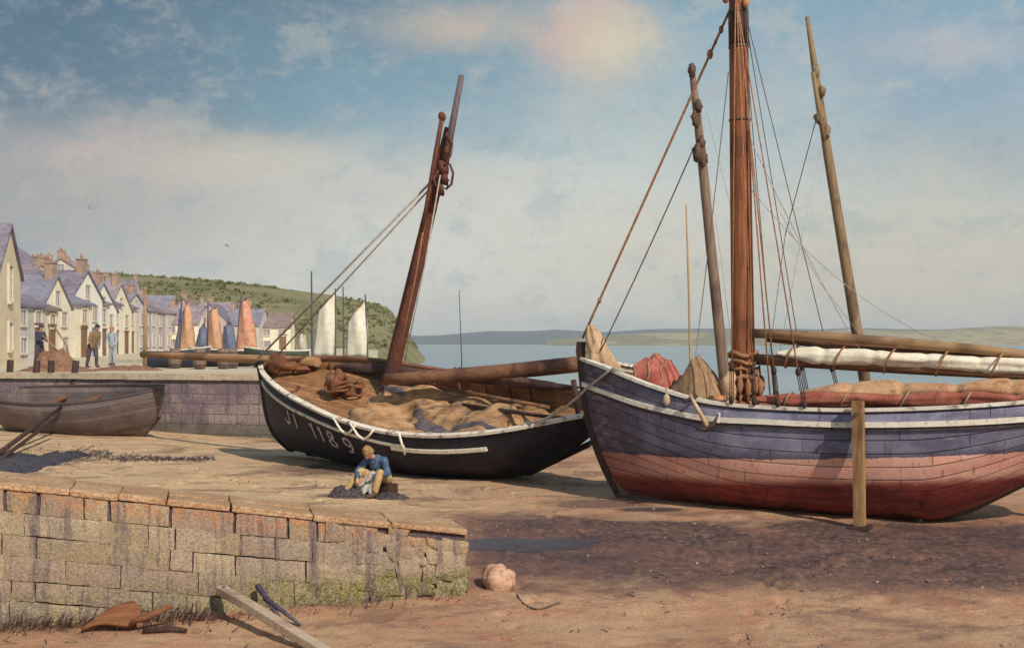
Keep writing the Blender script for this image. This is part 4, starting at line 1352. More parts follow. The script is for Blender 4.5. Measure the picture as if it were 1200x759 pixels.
m1 = leaning_mast(KET, EI, [(810, 75), (815, 118), (822, 180), (834, 300), (847, 425)], 35.5, M['mast_grey'], [.08, .115, .14, .155, .17], zfoot=2.2)
for (x, y, r) in ((811, 82, .12), (818, 125, .12), (815, 140, .13), (822, 168, .12), (818, 180, .17), (824, 186, .14)):
    b = MB(); b.ball(EI @ at(x, y, 35.3), (r, r, r * 1.7), 10, 8, rough=.6, seed=x + y)
    b.build('mast_lashing', M['rope_dark'], m1)
m2 = leaning_mast(KET, EI, [(946, 20), (955, 80), (970, 180), (988, 290), (1006, 400)], 34.8, M['mast_tan'], [.06, .10, .135, .15, .165], zfoot=2.5)
b = MB()
b.tube([EI @ at(x, y, 34.5) for x, y in ((953, 85), (960, 130), (966, 165))], [.07, .08, .05], 8)
b.build('doubling', M['mast_tan'], m2)
for (x, y, r) in ((956, 84, .13), (963, 108, .12), (960, 138, .15), (968, 155, .12)):
    b = MB(); b.ball(EI @ at(x, y, 34.6), (r, r, r * 1.4), 10, 8, rough=.6, seed=x)
    b.build('mast_lashing', M['mast_tan'], m2)
rope('forestay', M['rope_dark'], KET, sag(EI @ at(957, 138, 34.7), EI @ at(920, 276, 34.4), .0), .016)
rope('forestay', M['rope_dark'], KET, sag(EI @ at(921, 270, 34.4), EI @ at(900, 425, 34.2), .0), .010)
rope('shroud', M['rope_grey'], KET, [EI @ at(828, 130, 35.5), EI @ at(858, 250, 35.5), EI @ at(880, 440, 35.0)], .011)
rope('shroud', M['rope_grey'], KET, [EI @ at(827, 182, 35.5), EI @ at(842, 280, 35.4), EI @ at(862, 440, 35.0)], .009)
rope('shroud', M['rope_grey'], KET, [EI @ at(915, 250, 34.6), EI @ at(960, 330, 34.6), EI @ at(1010, 395, 34.6)], .009)
rope('shroud', M['rope_grey'], KET, [EI @ at(962, 175, 34.8), EI @ at(935, 300, 34.7), EI @ at(910, 430, 34.6)], .008)


def small_boat(name, label, cat, loc, rotz, L, depth, beam, hullmat, group=None, thwarts=2, heel=0.0, inner=None):
    o = empty(name, loc, (heel, 0, rotz))
    tag(o, label, cat, group)
    h = Hull(L, lambda t: depth * (1 + .32 * (1 - t) ** 2.2 + .10 * t * t), lambda t: beam * (math.sin(PI * min(1, (t * .82 + .02))) ** .62) if t < .98 else beam * .62, lambda t: 0,
             lambda z: .16 * L * (1 - z) ** 2.4, p_bow=1.4, p_mid=.85, ns=22, nu=9, thick=.05)
    h.mesh('hull', hullmat, inner or M['brown_in'], o)
    h.gunwale('gunwale', M['white2'] if hullmat is not M['tan_hull'] else M['tan_hull'], o, .09, .05)
    for k in range(thwarts):
        t = lerp(.32, .75, k / max(1, thwarts - 1))
        p = h.pt_below(t, depth * .28, -1)
        b = MB(); b.box((p.x, 0, p.z), (.24, -2 * p.y - .06, .04)); b.build('thwart', M['spar_x'], o)
    return o, h


# tan boat lying on the sand under the quay, with its prop timbers
ws, hws = small_boat('beached_skiff', 'weathered tan planked boat lying on the sand under the quay wall', 'boat', (-10.3, 36.0, .12), R(180 - 16), 5.6, 1.18, 1.05, M['tan_hull'], None, 3, R(-14), M['tan_hull'])
for i, (px, d, lean) in enumerate(((36, 39.5, .1), (58, 39.3, -.05), (80, 39.0, .15), (8, 40.2, 0))):
    p = at(px, 460, d); p.z = ground_z(p.x, p.y)
    b = MB(); b.tube([(p.x, p.y, p.z - .2), (p.x + lean, p.y + .3, p.z + 2.15)], [.13, .11], 9)
    o = b.build('mooring_post', M['dark_wood'])
    tag(o, 'dark wooden post standing against the quay wall near the tan boat', 'post', 'dark posts against the quay wall')
for i, (a, c, lab) in enumerate((((-12, 533, 28.8), (78, 472, 36.2), 'longer dark pole slanting from the sand up towards the tan boat'),
                                 ((-8, 545, 28.0), (68, 488, 34.0), 'shorter lower pole of the slanting pair by the tan boat'))):
    pa, pc = at(*a), at(*c)
    pa.z = ground_z(pa.x, pa.y) - .02
    b = MB(); b.tube([pa, pa.lerp(pc, .5), pc], [.065 - .012 * i, .06 - .012 * i, .045], 9)
    o = b.build('wooden_pole', M['dark_wood']); tag(o, lab, 'pole')

# sailing boats in the basin: each has hull, mast, yard and sail
def sail_boat(px, d, sail_px, mat_sail, label, mast_px, hullmat, name='sailing_boat', group='small sailing boats in the harbour'):
    x = (px - 600) / F * d
    o = empty(name, (x, d, SEA - .25), (0, 0, R(random.uniform(60, 100))))
    tag(o, label, 'sailing boat', group)
    Mx = (Matrix.Translation((x, d, SEA - .25)) @ Matrix.Rotation(o.rotation_euler.z, 4, 'Z')); inv = Mx.inverted()
    L = 5.2
    h = Hull(L, lambda t: 1.25 + .35 * (1 - t) ** 2, lambda t: .95 * (math.sin(PI * min(1, (t * .82 + .02))) ** .62), lambda t: 0, lambda z: .6 * (1 - z) ** 2 - L * .4, ns=16, nu=7)
    h.stern_x = lambda z: 0
    hh = h.mesh('hull', hullmat, M['brown_in'], o)
    hh.location = (-L * .45, 0, 0)
    P = [inv @ at(a, c, d) for a, c in mast_px]
    foot = Vector((P[-1].x, P[-1].y, .15))
    b = MB(); b.tube(P + [foot], [.05] + [.075] * (len(P) - 1) + [.085], 8)
    b.build('mast', M['mast_blue'], o)
    if sail_px:
        (lbx, lby), (ltx, lty), (rtx, rty), (rbx, rby) = sail_px
        rows = []
        for i in range(13):
            v = i / 12
            row = []
            for j in range(9):
                u = j / 8
                a = lerp(lbx, ltx, v) ; c = lerp(lby, lty, v)
                a2 = lerp(rbx, rtx, v) + (rbx - lbx) * .09 * math.sin(PI * v); c2 = lerp(rby, rty, v)
                p = at(lerp(a, a2, u), lerp(c, c2, u), d)
                p.y -= .45 * math.sin(PI * u) * math.sin(PI * min(1, v * .9 + .08)) + .08 * math.sin(u * 9 + v * 4)
                row.append(inv @ p)
            rows.append(row)
        b = MB(); b.grid(rows)
        s = b.build('sail', mat_sail, o)
        sd = s.modifiers.new('thick', 'SOLIDIFY'); sd.thickness = .03
        b = MB(); b.tube([rows[-1][0] + Vector((0, 0, .03)), rows[-1][-1] + Vector((0, 0, .05))], .05, 7); b.build('yard', M['spar_x'], o)
        b = MB(); b.tube([rows[0][0] - Vector((0, 0, .03)), rows[0][-1] - Vector((0, 0, .03))], .05, 7); b.build('boom', M['spar_x'], o)
    return o


sail_boat(219, 86, [(210, 419), (215, 366), (221, 352), (229, 418)], M['sail_orange'], 'small boat with narrow pale orange sail, leftmost of the coloured sails', [(213, 348), (210, 425)], M['black_far'])
sail_boat(252, 88, [(243, 419), (245, 366), (254, 360), (261, 418)], M['sail_orange'], 'small boat with orange sail standing between two slate blue sails', [(244, 352), (242, 425)], M['black_far'])
sail_boat(290, 82, [(276, 419), (282, 356), (290, 350), (302, 419)], M['sail_pink'], 'small boat with tall coral red sail', [(283, 345), (276, 425)], M['blue_hull'])
sail_boat(208, 92, [(203, 420), (211, 372), (215, 366), (212, 420)], M['sail_blue'], 'small boat whose slate blue sail shows left of the pale orange sail', [(211, 362), (206, 425)], M['blue_hull'])
sail_boat(235, 94, [(226, 420), (233, 388), (240, 378), (246, 420)], M['sail_blue'], 'small boat with slate blue sail right of the pale orange sail', [(240, 372), (238, 425)], M['blue_hull'])
sail_boat(269, 94, [(260, 420), (262, 384), (272, 379), (277, 420)], M['sail_blue'], 'small boat with slate blue sail left of the coral red sail', [(268, 372), (268, 425)], M['blue_hull'])
sail_boat(381, 84, [(366, 418), (374, 362), (392, 344), (391, 418)], M['sail_cream'], 'small boat with tall cream sail beside the bare blue mast', [(393, 338), (393, 425)], M['black_far'])
sail_boat(421, 86, [(405, 418), (408, 376), (427, 353), (430, 418)], M['sail_cream'], 'small boat with cream sail, the right one of the cream pair', [(428, 345), (431, 425)], M['black_far'])
sail_boat(354, 92, [(344, 418), (349, 396), (356, 388), (360, 418)], M['sail_beige'], 'small boat with short grey beige sail, left of the bare blue mast', [(356, 380), (355, 425)], M['black_far'])
sail_boat(366, 80, None, None, 'small boat with bare blue grey mast among cream sails', [(365, 318), (366, 425)], M['blue_hull'])
sail_boat(402, 96, None, None, 'small boat with thin bare mast between the cream sails', [(402, 336), (403, 425)], M['black_far'])
o = sail_boat(540, 150, None, None, 'lone small boat with bare brown mast out on the bay', [(538, 340), (541, 420)], M['black_far'], group=None)
o = sail_boat(806, 78, None, None, 'small boat with slender ochre mast seen between tall masts', [(804, 240), (807, 330), (809, 425)], M['black_far'], group=None)
for ch in kids(o):
    if ch.name.startswith('mast'):
        ch.data.materials[0] = M['mast_yellow']
# ---- dinghies and barrels on the quay
for i, (px, d, rz, hm, lab) in enumerate(((222, 50.5, 20, M['black_far'], 'small black dinghy hauled out on the quay, left of the barrels'),
                                          ((246), 49.0, 175, M['blue_hull'], 'small slate blue dinghy on the quay among barrels'),
                                          (286, 48.5, 10, M['green_hull'], 'small green dinghy on the quay nearest the black boat bow'))):
    p = at(px, 430, d)
    small_boat('dinghy', lab, 'dinghy', (p.x, p.y, QZ + .01), R(rz), 2.6, .62, .55, hm, 'dinghies hauled out on the quay')
BAR = None
for i, (px, d, lab) in enumerate(((205, 47.5, 'grey barrel standing by the black dinghy on the quay'), (234, 46.0, 'grey barrel between black and slate blue dinghies'),
                                  (262, 46.5, 'grey barrel between slate blue and green dinghies'), (272, 47.5, 'grey barrel just left of the green dinghy'))):
    p = at(px, 430, d); p.z = QZ
    if BAR is None:
        BAR = empty('barrel', p)
        b = MB(); b.grid([[(math.cos(2 * PI * k / 14) * r, math.sin(2 * PI * k / 14) * r, z) for k in range(14)] for z, r in ((0, .001), (0, .20), (.2, .25), (.4, .27), (.6, .25), (.8, .20), (.77, .18), (.77, .001))], closed_v=True)
        b.build('staves', M['barrel'], BAR)
        for z, r in ((.14, .24), (.62, .25)):
            b = MB(); b.grid([[(math.cos(2 * PI * k / 14) * (r + q), math.sin(2 * PI * k / 14) * (r + q), z + zz) for k in range(14)] for zz, q in ((0, -.01), (0, .014), (.05, .014), (.05, -.01))], closed_v=True)
            b.build('hoop', M['iron'], BAR)
        o = BAR
    else:
        o = copy_tree(BAR); o.location = p
    tag(o, lab, 'barrel', 'barrels on the quay')
p0 = at(170, 432, 46.5); p0.z = QZ
b = MB(); b.tube([p0 - Vector((0, 0, .05)), at(170, 336, 46.5)], [.085, .05], 10)
o = b.build('mooring_pole', M['gaff']); tag(o, 'tall thin pale pole standing upright on the quay at the end of the bowsprit', 'pole')

# ================================================================== houses
HN = 0
def house(x, y, z, rot, w, dep, eave, ridge, wallm, roofm, label, gable=False, floors=2, nwin=2, door=None, chim=1, group=None, name='house', detail=True, below=3.0, wins=None):
    o = empty(name, (x, y, z), (0, 0, rot))
    tag(o, label, 'house', group)
    b = MB()
    if gable:   # gable to the street: ridge runs in Y
        poly = [(0, -below), (w, -below), (w, eave), (w / 2, ridge), (0, eave)]
        v0 = len(b.v)
        for yy in (0, dep):
            for p in poly: b.v.append(Vector((p[0], yy, p[1])))
        n = 5
        b.face([v0 + k for k in range(n)], None, 0, False); b.face([v0 + n + k for k in reversed(range(n))], None, 0, False)
        for k in range(n):
            b.face([v0 + k, v0 + n + k, v0 + n + (k + 1) % n, v0 + (k + 1) % n], None, 0, False)
    else:
        poly = [(0, -below), (dep, -below), (dep, eave), (dep / 2, ridge), (0, eave)]
        v0 = len(b.v)
        for xx in (0, w):
            for p in poly: b.v.append(Vector((xx, p[0], p[1])))
        n = 5
        b.face([v0 + k for k in reversed(range(n))], None, 0, False); b.face([v0 + n + k for k in range(n)], None, 0, False)
        for k in range(n):
            b.face([v0 + k, v0 + (k + 1) % n, v0 + n + (k + 1) % n, v0 + n + k], None, 0, False)
    b.build('wall', wallm, o)
    b = MB(); th, ov = .16, .22
    span = w if gable else dep
    ln = dep if gable else w
    sl = (ridge - eave) / (span / 2)
    for sgn in (-1, 1):
        e = span / 2 + ov
        for_pts = []
        cs = [(0.0, ridge + .012), (e, ridge + .012 - sl * e)]
        vv = len(b.v)
        for l in (-ov * .6, ln + ov * .6):
            for (q, zz) in cs:
                for dz in (0, th):
                    s = span / 2 + sgn * q
                    b.v.append(Vector((s, l, zz + dz)) if gable else Vector((l, s, zz + dz)))
        for q in ((0, 1, 3, 2), (4, 6, 7, 5), (1, 5, 7, 3), (0, 2, 6, 4), (2, 3, 7, 6)):
            b.face([vv + k for k in q], None, 0, False)
    rf = b.build('roof', roofm, o)
    for k in range(chim):
        b = MB()
        l = (.06 if k == 0 else .94) * ln
        l = min(max(l, .4), ln - .4)
        c = (span / 2, l) if gable else (l, span / 2)
        b.box((c[0], c[1], ridge + .28), (.55, .8, 1.3) if not gable else (.8, .55, 1.3)); b.box((c[0], c[1], ridge + .95), (.66, .92, .1) if not gable else (.92, .66, .1))
        b.tube([(c[0], c[1], ridge + 1.0), (c[0], c[1], ridge + 1.35)], .11, 8)
        b.build('chimney', M['chimney'], rf)
    if not detail:
        return o
    W = wins if wins is not None else []
    if wins is None:
        fh = eave / floors
        for f in range(floors):
            for k in range(nwin):
                xx = w * (k + .5) / nwin + random.uniform(-.12, .12)
                if f == 0 and door is not None and k == nwin - 1:
                    continue
                W.append((xx, f * fh + fh * .55, .85, min(1.35, fh * .52)))
        if gable:
            W.append((w / 2, eave + (ridge - eave) * .28, .7, .95))
    for (xx, zz, ww, wh) in W:
        b = MB()
        for (dx, dz, sx, sz) in ((-ww / 2 - .05, 0, .12, wh + .24), (ww / 2 + .05, 0, .12, wh + .24)):
            b.box((xx + dx, -.035, zz + dz), (sx, .11, sz))
        b.box((xx, -.035, zz + wh / 2 + .06), (ww - .02, .11, .12)); b.box((xx, -.055, zz - wh / 2 - .06), (ww - .02, .16, .12))
        b.box((xx, -.022, zz), (.05, .04, wh))
        fr = b.build('window', M['frame'], o)
        b = MB(); b.box((xx, -.005, zz), (ww, .02, wh)); b.build('pane', M['pane'], fr)
    if door is not None:
        b = MB(); xx = w * (nwin - .5) / nwin
        b.box((xx, -.03, 1.02), (.95, .07, 2.05)); b.box((xx, -.05, 2.13), (1.15, .12, .14))
        b.build('door', door, o)
    return o


rot_row = math.atan2(RD.y, RD.x)
tones_ = ['wall_grey', 'wall_mauve', 'wall_warm', 'wall_cream']; roofs_ = ['roof_blue', 'roof_brown', 'roof_mauve', 'roof_slate']
s = .0
rows = [  # width, eave, ridge, gable, wall, roof, label
    (5.2, 4.3, 6.3, True, 'wall_warm', 'roof_slate', 'tall narrow warm plaster house with steep gable at the left edge of town', None),
    (4.6, 3.3, 5.2, False, 'wall_grey', 'roof_slate', 'low grey fronted house next to the tall gabled house', 'door_brown'),
    (4.4, 3.2, 4.8, False, 'wall_warm', 'roof_brown', 'warm plaster cottage with brown roof, third along the quay', 'door_brown'),
    (4.8, 3.5, 5.9, True, 'wall_cream', 'roof_blue', 'cream house with gable to the quay and blue slate roof', None),
    (6.0, 3.9, 5.7, False, 'wall_cream', 'roof_blue', 'long cream house under blue slates, right after the cream gable', 'door_brown'),
    (5.5, 4.4, 7.0, True, 'wall_white', 'roof_slate', 'white gabled house with dark slate roof and blue door', 'door_blue'),
    (5.5, 4.3, 6.1, False, 'wall_cream', 'roof_mauve', 'cream house with mauve roof behind the stooping fisherman', 'door_brown'),
    (6.0, 3.9, 6.6, True, 'wall_white', 'roof_blue', 'white gabled house with blue slate roof left of the tall pale pole', 'door_blue'),
    (6.0, 4.6, 6.5, False, 'wall_cream', 'roof_slate', 'cream house with slate roof rising behind the tall pale pole', 'door_brown'),
    (6.5, 4.2, 7.2, True, 'wall_cream', 'roof_mauve', 'cream gabled house with mauve roof just right of the tall pale pole', 'door_brown'),
    (6.5, 4.7, 6.8, False, 'wall_warm', 'roof_slate', 'warm plaster house with slate roof left of the pale orange sail', 'door_brown'),
    (7.0, 4.7, 6.8, True, 'wall_grey', 'roof_blue', 'grey gabled house showing above the pale orange sail', None),
    (7.0, 4.9, 7.0, False, 'wall_mauve', 'roof_mauve', 'mauve house between the two orange sails', None),
    (7.5, 5.0, 7.2, False, 'wall_grey', 'roof_slate', 'grey house behind the second orange sail', None),
    (8.0, 5.0, 7.4, False, 'wall_mauve', 'roof_brown', 'mauve house with brown roof left of the coral sail', None),
    (9.0, 5.2, 7.6, False, 'wall_grey', 'roof_mauve', 'last grey house at the far end of the quay row', None),
]
for i, (w, ev, rg, gb, wm, rm, lab, dm) in enumerate(rows):
    p = ROW0 + RD * (s - 5.2) + RN * random.uniform(-.25, .25)
    if i == 0:
        p = Vector((-22.4, 52.0))
    house(p.x, p.y, QZ, rot_row - (R(random.uniform(11, 17)) if i else 0), w - .1, 7.0, ev * .96, rg * (.90 if i else 1), M[wm], M[rm], lab, gb, 2, 2, M[dm] if dm else None, 1 if i else 0, 'houses along the quay',
          wins=[(2.6, 3.7, .8, 1.6), (2.6, 1.3, .8, 1.2)] if i == 0 else None)
    s += w
# the row turns at the head of the harbour and faces back down it
random.seed(33)
for i, (px0, w, ev, rg, gb, wm, rm, lab) in enumerate((
        (212, 4.6, 3.6, 5.9, False, 'wall_cream', 'roof_mauve', 'cream house with mauve roof facing down the harbour, left of the orange sails'),
        (246, 4.4, 4.0, 6.2, True, 'wall_mauve', 'roof_slate', 'mauve gabled house seen between the two orange sails'),
        (283, 4.8, 3.5, 5.6, False, 'wall_grey', 'roof_blue', 'grey house with blue slate roof behind the coral red sail'),
        (322, 4.2, 3.2, 5.0, False, 'wall_cream', 'roof_brown', 'low cream house with brown roof, nearest the green headland'))):
    p = at(px0, 400, 158 + 2 * i)
    house(p.x - w / 2, p.y, QZ, R(random.uniform(-6, 6)), w, 6.5, ev, rg, M[wm], M[rm], lab, gb, 2, 2, M['door_brown'], 1, 'houses at the head of the harbour')
    p = at(px0 - 34, 400, 182 + i)
    house(p.x - w / 2, p.y, 4.8 - .5 * i, R(random.uniform(-14, 14)), w + .8, 6, 3.0, 5.4, M[tones_[i]], M[roofs_[i]],
          'small %s house with %s roof on the slope above the harbour head' % (('grey', 'mauve', 'warm plaster', 'cream')[i], ('blue slate', 'brown', 'mauve', 'dark slate')[i]), i % 2 == 1, 1, 2, None, 1, 'houses at the head of the harbour')
# upper town: two tiers on the slope behind
tones = ['wall_grey', 'wall_mauve', 'wall_warm', 'wall_cream']
roofs = ['roof_slate', 'roof_blue', 'roof_brown', 'roof_mauve']
random.seed(21)
rl = {'roof_slate': 'dark slate', 'roof_blue': 'blue slate', 'roof_brown': 'brown tiled', 'roof_mauve': 'mauve tiled'}
wl_ = {'wall_grey': 'grey', 'wall_mauve': 'mauve', 'wall_warm': 'warm plaster', 'wall_cream': 'cream'}
for tier, (off, px0, step) in enumerate(((9.5, 34, 15), (13.0, 26, 16), (17.5, 40, 18), (23.0, 34, 20))):
    px = px0
    while px < 178:
        y = (off / .98 + 14.2) / ((600 - px) / F - .206)
        if y > 245:
            break
        x = (px - 600) / F * y
        wm, rm = random.choice(tones), random.choice(roofs)
        gb = random.random() < .5
        w = random.uniform(3.4, 5.0); dep = random.uniform(3.6, 4.8)
        ev = random.uniform(2.6, 4.4); rg = ev + random.uniform(1.5, 2.4)
        kind = 'gable fronted' if gb else 'broad roofed'
        where = ('just behind the quay row', 'one lane up the slope', 'high on the slope', 'along the skyline of the town')[tier]
        lab = '%s %s house with %s roof, %s' % (kind, wl_[wm], rl[rm], where)
        house(x - 1.5, y, hill_z(x, y) - .25, R(random.choice((8, 18, 35, 70, 88))), w, dep, ev, rg, M[wm], M[rm], lab, gb, 1, 2, None, random.choice((1, 1, 2)), 'houses of the upper town')
        px += step * random.uniform(.8, 1.2)

# scrub on the headland
random.seed(5)
b = MB()
for k in range(2600):
    x = random.uniform(-125, -20); y = random.uniform(215, 320)
    z = hill_z(x, y)
    if z < 1.5 or nz(x * .05, y * .05, 30) < -.12:
        continue
    r = random.uniform(.25, .85)
    for q in range(8):
        d = Vector((random.gauss(0, 1), random.gauss(0, 1), abs(random.gauss(0, .8)))).normalized() * r * random.uniform(.5, 1)
        c = Vector((x, y, z)) + d
        n1 = Vector((random.gauss(0, 1), random.gauss(0, 1), random.gauss(0, 1))).normalized() * r * .5
        n2 = Vector((random.gauss(0, 1), random.gauss(0, 1), random.gauss(0, 1))).normalized() * r * .5
        v0 = len(b.v); b.v += [c - n1, c + n2, c + n1, c - n2]
        b.face([v0, v0 + 1, v0 + 2, v0 + 3], None, 0, False)
o = b.build('hillside_scrub', mottled('gorse_scrub', (.125, .135, .055), (.19, .19, .08), (.27, .22, .11), .2, rough=.95, bump=.2))
tag(o, 'low green gorse and scrub covering the headland slope', 'scrub', kind='stuff')

# ================================================================== foreground slip wall
WB = Vector((-.594, 16.0)); WD = Vector((-5.62, -1.5)).normalized(); WNn = Vector((WD.y, -WD.x))
if WNn.y > 0: WNn = -WNn                                # towards the viewer
wrot = math.atan2(WD.y, WD.x)
W = empty('stone_slip_wall', (WB.x, WB.y, 0), (0, 0, wrot))
tag(W, 'sloping old stone slip wall with mossy end in the left foreground', 'wall')
side = 1 if (Matrix.Rotation(wrot, 3, 'Z') @ Vector((0, 1, 0))).y < 0 else -1     # local y that faces the viewer
wt = lambda s: .44 + .141 * s
random.seed(12)
bb = MB()
LEN = 8.6
def stone(x0, x1, z0, z1, prot, skew=.008, edge=.008):
    """one dressed stone, corner-jittered, face split 3 x 2 for an uneven front"""
    j = lambda a: random.uniform(-a, a)
    nxs, nzs = 6, 4
    front = []
    ck = [(j(skew), j(skew)) for _ in range(4)]
    for a in range(nxs + 1):
        row = []
        for c in range(nzs + 1):
            xx = lerp(x0, x1, a / nxs); zz = lerp(z0, z1, c / nzs)
            u_, w_ = a / nxs, c / nzs
            sx = (ck[0][0] * (1 - u_) + ck[1][0] * u_) * (1 - w_) + (ck[2][0] * (1 - u_) + ck[3][0] * u_) * w_
            sz = (ck[0][1] * (1 - u_) + ck[1][1] * u_) * (1 - w_) + (ck[2][1] * (1 - u_) + ck[3][1] * u_) * w_
            ed = 1.0 if (a in (0, nxs) or c in (0, nzs)) else 0.0
            row.append(Vector((xx + sx + j(.006), side * (prot - ed * edge + j(.007)), zz + sz + j(.006) + .141 * (xx - x0))))
        front.append(row)
    v0 = len(bb.v)
    m = nzs + 1
    bb.grid(front, smooth=True)
    ring = [a * m for a in range(nxs + 1)] + [nxs * m + c for c in range(1, m)] + [a * m + nzs for a in range(nxs - 1, -1, -1)] + [c for c in range(nzs - 1, 0, -1)]
    v1 = len(bb.v)
    for k in ring:
        p = bb.v[v0 + k]; bb.v.append(Vector((p.x, -side * .16, p.z)))
    v2 = len(bb.v)
    for k in ring:
        bb.v.append(bb.v[v0 + k].copy())
    for i in range(len(ring)):
        i2 = (i + 1) % len(ring)
        bb.face([v2 + i, v1 + i, v1 + i2, v2 + i2], None, 0, False)
courses = [(.075, .34), (.34, .62), (.62, .88), (.88, 1.17), (1.17, 1.42), (1.42, 1.86)]
for ci, (d0, d1) in enumerate(courses):
    x = 1.55 + random.uniform(-.3, .3) if ci else 1.2
    while x < LEN:
        L = random.choice((random.uniform(.26, .5), random.uniform(.45, .95)))
        x1 = min(x + L, LEN)
        z1 = wt(x) - d0 - .002; z0 = wt(x) - d1 + .002
        if z1 > -.75:
            g0 = random.choice((.004, .022, .04)) if ci < 1 else random.choice((.004, .004, .005, .004, .018))
            stone(x + g0, x1 - .002, z0 + random.choice((.001, .002, .003, .002, .004, .012)), z1, random.uniform(-.006, .014))
        x = x1
# rubble at the seaward end
for ci in range(9):
    x = .02; zc = -.62 + ci * .125
    while x < 1.75:
        L = random.uniform(.16, .40); hgt = random.uniform(.12, .21)
        if zc + hgt < wt(x) - .05:
            stone(x - .01, x + L + .01, zc - .03 + random.uniform(-.02, .02), zc + hgt + random.uniform(-.02, .02), random.uniform(-.02, .035), .05, .012)
        x += L
bb.build('stonework', M['wallstone'], W)
b = MB()
for (s0, s1) in ((.03, LEN),):
    v0 = len(b.v)
    for s_ in (s0, s1):
        for yy in (side * -.045, -side * 1.05):
            for zz in (-1.0, wt(s_) - .075):
                b.v.append(Vector((s_, yy, zz)))
    for q in ((0, 1, 3, 2), (4, 6, 7, 5), (0, 4, 5, 1), (2, 3, 7, 6), (1, 5, 7, 3), (0, 2, 6, 4)):
        b.face([v0 + k for k in q], None, 0, False)
b.build('core', M['mortar'], W)
x = 0.0
b = MB()
while x < LEN:
    L = random.uniform(.55, 1.05)
    for (yy0, yy1) in ((.02, -.50), (-.503, -1.06)):
        c = Vector((x + L / 2, side * (yy0 + yy1) / 2, wt(x + L / 2) - .03 + random.uniform(-.005, .005)))
        b.box(c, (L - .004, abs(yy0 - yy1), .08), Matrix.Rotation(-math.atan(.141), 3, 'Y'), jit=.010)
    x += L
b.build('coping', mottled('sandy_coping', (.37, .225, .13), (.45, .30, .18), (.30, .155, .085), 1.7, rough=.92, bump=1.0, bdist=.05, grit=.4), W, bevel=.02)

# things along the wall foot
tb = empty('driftwood_beam', (0, 0, 0)); 
p0, p1 = at(258, 690, 15.0), at(385, 775, 13.1)
p1.z = ground_z(p1.x, p1.y) + .05
tb.location = p0
ang = math.atan2((p1 - p0).y, (p1 - p0).x)
tag(tb, 'long silvery driftwood beam leaning from the slip wall onto the sand', 'driftwood')
b = MB(); d = p1 - p0
b.sweep([Vector((0, 0, 0)), d * .3 + Vector((.0, 0, .015)), d * .7, d], [(-.07, -.045), (.07, -.05), (.065, .045), (-.065, .05)])
b.build('beam', M['grey_wood'], tb, bevel=.012)
b = MB(); b.tube([d * .04 + Vector((0, 0, .07)), d * .04 - Vector((0, 0, .09))], .02, 8); b.build('iron_bolt', M['iron'], tb)
for i, (a, c, r, lab) in enumerate((((302, 686, 15.15), (330, 716, 14.75), .035, 'short dark stake propped on the slip wall beside the beam'),
                                    ((310, 700, 15.0), (352, 712, 14.6), .028, 'thin dark stake lying low just right of the beam top'))):
    pa, pc = at(*a), at(*c); pc.z = ground_z(pc.x, pc.y) + .02
    b = MB(); b.tube([pa, pa.lerp(pc, .5) + Vector((0, 0, .01)), pc], [r * 1.2, r, r * .6], 8)
    o = b.build('wooden_stake', M['mast_blue']); tag(o, lab, 'stake')
# curled rusty plank
def rp(u, v):
    x = lerp(-.36, .32, u); wv = lerp(.02, .20, sm(0, .8, u)) * (1 - .5 * sm(.85, 1, u))
    return Vector((x, (v - .5) * 2 * wv * .5, .08 + .20 * u + (v - .5) * 2 * wv * .75 + .05 * math.sin(u * 4)))
p = at(132, 722, 14.3); p.z = ground_z(p.x, p.y) - .02
o = heap('broken_plank', M['rust_wood'], None, rp, 20, 8, .045)
o.location = p; o.rotation_euler = (R(-18), 0, R(14))
tag(o, 'rust brown curled broken plank lying at the slip wall foot', 'plank')
p = at(165, 722, 14.25); p.z = ground_z(p.x, p.y)
b = MB(); b.tube([p + Vector((-.12, 0, .12)), p + Vector((.1, .05, .2)), p + Vector((.34, .12, .30))], [.03, .05, .025], 8)
o = b.build('driftwood_branch', M['rust_wood']); tag(o, 'short brown stick resting against the broken plank', 'stick')
p = at(197, 727, 14.2); p.z = ground_z(p.x, p.y) + .02
b = MB(); b.tube([p + Vector((-.3, 0, 0)), p + Vector((.0, .02, .03)), p + Vector((.22, .03, .01))], [.03, .045, .02], 8)
o = b.build('driftwood_branch', M['dark_wood']); tag(o, 'flat dark stick lying on sand right of the broken plank', 'stick')

p = at(584, 684, 16.25); p.z = ground_z(p.x, p.y)
b = MB(); b.ball(p + Vector((0, 0, .08)), (.24, .19, .22), 22, 16, rough=.35, seed=3)
o = b.build('boulder', M['rock']); tag(o, 'pinkish rounded boulder on wet sand off the slip wall end', 'boulder')
b = MB()
pts = []
for k in range(41):
    px = lerp(606, 656, k / 40); py = curve([(604, 684), (612, 692), (630, 697), (655, 692), (690, 683), (724, 676)], px)
    d = 1400 * (H - ground_z((px - 600) / F * 17, 17.0)) / (py - HY)
    q = at(px, py, d); q.z = ground_z(q.x, q.y) + .012; pts.append(q)
b.tube(pts, .014, 7)
o = b.build('old_rope', M['rope_dark']); tag(o, 'short dark rope end curling over the sand beside the boulder', 'rope')

